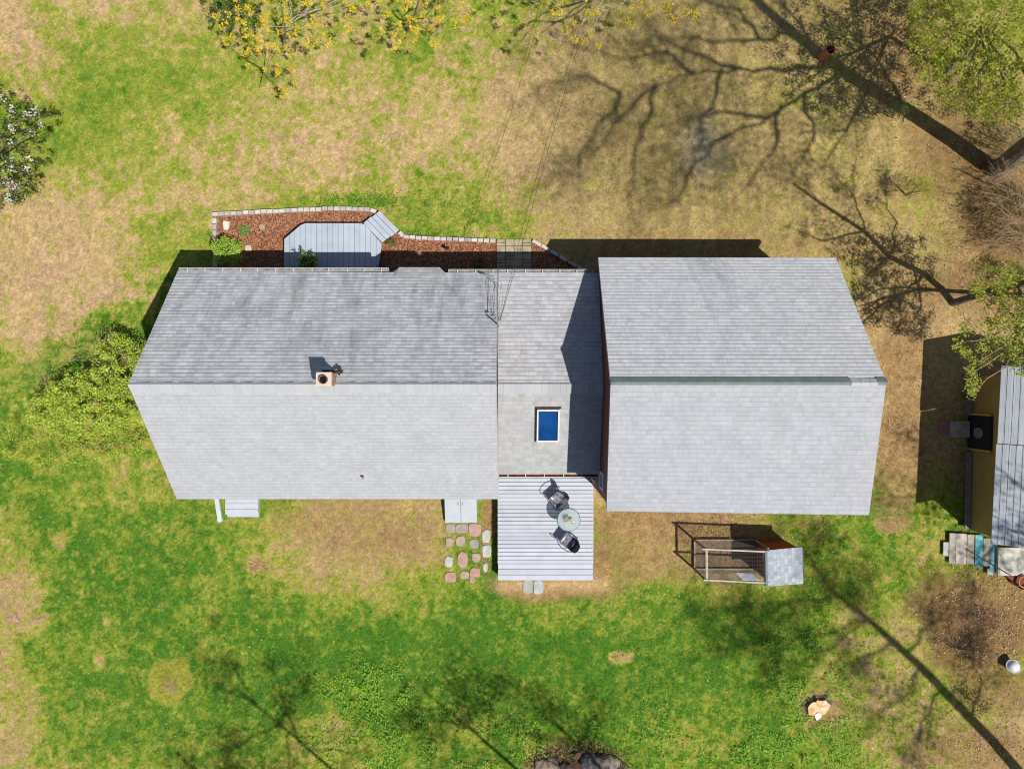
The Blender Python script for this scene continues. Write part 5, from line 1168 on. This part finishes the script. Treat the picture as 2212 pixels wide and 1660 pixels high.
# old boards beside the shed
def oldboard(cu, cv, wu, hv, z, col, label, rz=-.02, th=.04, cat='board', group='old boards laid beside the shed'):
    c = P(cu, cv, z); m = MB(); m.box((c.x, c.y, z - th / 2), (wu / 57.2, hv / 57.2, th), rz=rz); o = m.build('board', mat('oldboard_%.2f_%.2f' % (col[0], col[1]), col, .9, .22, 5, bump=.5, bscale=20)); tag(o, label, cat, group)
U6 = lambda x_, y_: (1959.8 + x_ / 3.291, 778.2 + y_ / 3.291)
GB, TQ = (.38, .34, .30), (.12, .42, .46)
oldboard(*U6(322, 1335), 13.5, 66, .12, GB, 'grey weathered board, leftmost full-length one beside the shed')
oldboard(*U6(385, 1338), 23, 66, .125, (.42, .37, .34), 'wide pinkish-grey weathered board, second from the left beside the shed')
oldboard(*U6(452, 1342), 15, 64, .12, (.34, .30, .24), 'brown-grey board just left of the first turquoise one')
oldboard(*U6(511, 1352), 16.5, 68, .13, TQ, 'bright turquoise painted board, the left one of two')
oldboard(*U6(566, 1362), 15, 60, .12, (.36, .31, .26), 'narrow grey-brown board between the two turquoise ones')
oldboard(*U6(616, 1398), 16, 66, .13, (.18, .38, .42), 'faded turquoise board under the corner of the shed roof')
oldboard(*U6(276, 1340), 11, 30, .10, (.46, .45, .43), 'short pale grey board at the far left of the row')
oldboard(*U6(590, 1500), 12, 14, .12, (.45, .42, .38), 'small pale block below the faded turquoise board', cat='block')
oldboard(*U6(770, 1430), 74, 60, .26, (.55, .54, .48), 'large mossy whitewashed panel beside the boards at the right edge', th=.1, cat='panel')
a, b_ = P(*U6(452, 1357), .3), P(*U6(757, 1540), .45); m = MB(); m.tube([a, b_], .022, 8); o = m.build('pole', mat('old_pole', (.10, .10, .11), .7)); tag(o, 'thin dark pole lying slanted across the old boards', 'pole')
tb_ = empty('planter_tub', P(2222, 1256, 0), 'rust red tub with an orange rim at the right edge below the whitewashed panel', 'tub')
c = P(2213, 1256, .3); m = MB(); m.lathe((c.x, c.y, 0), [(.26, 0), (.3, .3)], 24); m.build('tub_body', mat('rust_red', (.24, .06, .03), .7), tb_, True)
m = MB(); m.tube([(c.x + .22 * math.cos(k * math.pi / 12), c.y + .22 * math.sin(k * math.pi / 12), .32) for k in range(25)], .025, 7); m.build('rim', mat('orange_rim', (.55, .2, .08), .6), tb_, True)
m = MB(); m.prism(pu([(2166, 1240), (2225, 1243), (2225, 1272), (2195, 1262)], .05), 0, .2); o = m.build('crate', mat('rust_crate', (.17, .05, .03), .8)); tag(o, 'low rust brown crate tucked behind the orange rimmed tub', 'crate')
# white bucket and bits
c = P(2188, 1440, .15); bu = empty('bucket', (c.x, c.y, 0), 'white bucket lying tilted in weeds near the lower right edge', 'bucket')
m = MB(); ax_ = Vector((-.3, .3, .9)).normalized(); m.tube([Vector((c.x, c.y, .02)), Vector((c.x, c.y, .02)) + ax_ * .33], [.17, .23], 20); m.build('bucket_body', mat('white_plastic', (.72, .74, .78), .35), bu, True)
m = MB(); r_ = ax_.orthogonal().normalized(); q2 = ax_.cross(r_); cc_ = Vector((c.x, c.y, .02)) + ax_ * .33
m.tube([cc_ + (r_ * math.cos(k * math.pi / 10) + q2 * math.sin(k * math.pi / 10)) * .235 for k in range(21)], .012, 6); m.build('rim', mat('white_plastic', (.72, .74, .78), .35), bu, True)
# terracotta tube
ct = P(1776, 124); tt = empty('terracotta_pipe', (ct.x, ct.y, 0), 'orange terracotta pipe section standing upright in the long trunk shadow', 'pipe')
TER = mat('terracotta', (.52, .17, .08), .7, .15, 6)
m = MB(); m.tube([(ct.x, ct.y, 0), (ct.x + .03, ct.y - .01, .62)], .17, 26, False); m.build('pipe_body', TER, tt, True)
m = MB(); m.tube([(ct.x + .03 + .165 * math.cos(k * math.pi / 14), ct.y - .01 + .165 * math.sin(k * math.pi / 14), .63) for k in range(29)], .02, 8); m.build('rim', TER, tt, True)
m = MB(); m.bar((ct.x - .12, ct.y - .06, .6), (ct.x + .18, ct.y + .04, .6), .025, .02); m.build('crossbar', TER, tt)

# stump
sc = P(1771, 1531, .25); stp = empty('tree_stump', (sc.x, sc.y, 0), 'freshly cut orange and white tree stump in the green weeds', 'stump')
m = MB(); prof = []; rs = random.Random(8); N_ = 22; radii = [.36 + .08 * math.sin(2 * k * 2 * math.pi / N_ + 1) + rs.uniform(-.04, .04) for k in range(N_)]
vs_ = []
for zz, sc_ in ((0, 1.35), (.07, 1.08), (.15, .98)):
    for k in range(N_): a = 2 * math.pi * k / N_; vs_.append((sc.x + radii[k] * sc_ * math.cos(a), sc.y + radii[k] * sc_ * math.sin(a), zz))
fs = [(r_ * N_ + k, r_ * N_ + (k + 1) % N_, (r_ + 1) * N_ + (k + 1) % N_, (r_ + 1) * N_ + k) for r_ in range(2) for k in range(N_)]
m.add(vs_, fs); m.build('bark', BARK, stp)
m = MB(); m.add([(x_, y_, z_ + .003 + rs.uniform(0, .03)) for x_, y_, z_ in vs_[-N_:]] + [(sc.x, sc.y, .19)], [(k, (k + 1) % N_, N_) for k in range(N_)]); m.build('cut_face', mat('cut_wood', (.58, .30, .10), .8, .2, 5, col2=(.78, .62, .42), bump=.4, bscale=12), stp)
m = MB(); a = P(1770, 1550, .3); m.add([(a.x - .1, a.y - .03, .19), (a.x + .12, a.y - .02, .2), (a.x + .13, a.y + .09, .21), (a.x, a.y + .16, .22), (a.x - .12, a.y + .08, .2), (a.x - .03, a.y - .17, .17)], [(0, 5, 1, 2, 3, 4)]); m.build('splinter', mat('pale_wood', (.8, .74, .66), .7), stp)

# rocks at the bottom
def rock(cu, cv, r, h, col, label, seed, group='rocks of the ring at the bottom edge'):
    rs = random.Random(seed); c = P(cu, cv); import bmesh
    bm = bmesh.new(); bmesh.ops.create_icosphere(bm, subdivisions=3, radius=1); off = Vector((seed * 3.1, 1, 2))
    for v_ in bm.verts:
        d = 1 + .35 * mnoise.noise(v_.co * 1.2 + off) + .15 * mnoise.noise(v_.co * 3 + off); v_.co = Vector((v_.co.x * r * d * 1.2, v_.co.y * r * d * .85, v_.co.z * h * d))
    bmesh.ops.rotate(bm, verts=bm.verts, cent=(0, 0, 0), matrix=Matrix.Rotation(rs.uniform(-.6, .6), 3, 'Z'))
    for v_ in bm.verts: v_.co += Vector((c.x, c.y, h * .35))
    me = bpy.data.meshes.new('rock'); bm.to_mesh(me); bm.free()
    o = link('rock', me, mat('rock_%.2f' % col[0], tuple(x * .65 for x in col), .9, .3, 5, bump=.6, bscale=14)); tag(o, label, 'rock', group)
m = MB(); pl = [(P(1246 + 100 * math.cos(a), 1668 + 54 * math.sin(a)).x, P(1246 + 100 * math.cos(a), 1668 + 54 * math.sin(a)).y) for a in np.linspace(0, 2 * math.pi, 40)[:-1]]
m.prism(pl, -.05, .012); tag(m.build('soil_patch', DIRTM), 'dark soil inside the rock ring at the bottom edge', kind='structure')
RK = [(1183, 1650, .38, .22, (.36, .28, .22), 'broad tan-grey rock at the left of the ring, cut by the photo edge'), (1275, 1643, .34, .26, (.22, .21, .22), 'dark grey rock in the middle of the ring'), (1305, 1645, .42, .3, (.46, .37, .30), 'large pale tan rock right of the dark grey one'), (1246, 1628, .17, .14, (.32, .17, .12), 'small reddish rock at the top of the ring'), (1335, 1655, .22, .2, (.24, .18, .15), 'brown rock at the right end of the ring'), (1222, 1655, .2, .16, (.15, .12, .1), 'dark brown rock between the broad rock and the middle of the ring')]
for i, r_ in enumerate(RK): rock(*r_, seed=i + 3)
random.seed(12)
C_ = []
for _ in range(900):
    a = random.uniform(math.pi * 1.02, math.pi * 1.98); r = random.gauss(1, .09); C_.append(P(1246 + 104 * r * math.cos(a), 1668 + 54 * r * math.sin(a), random.uniform(.02, .16)))
C_ = np.array([tuple(c) for c in C_]); o = np_mesh('rock_ring_growth', leaf_faces(C_, rng.uniform(.04, .09, len(C_)), .8), 4, LEAF, None, pick([(.5, .36, .16), (.3, .34, .06), (.15, .2, .04), (.55, .4, .22), (.12, .07, .04)], len(C_))); tag(o, 'dry leaves and small weeds round the rock ring', kind='stuff')
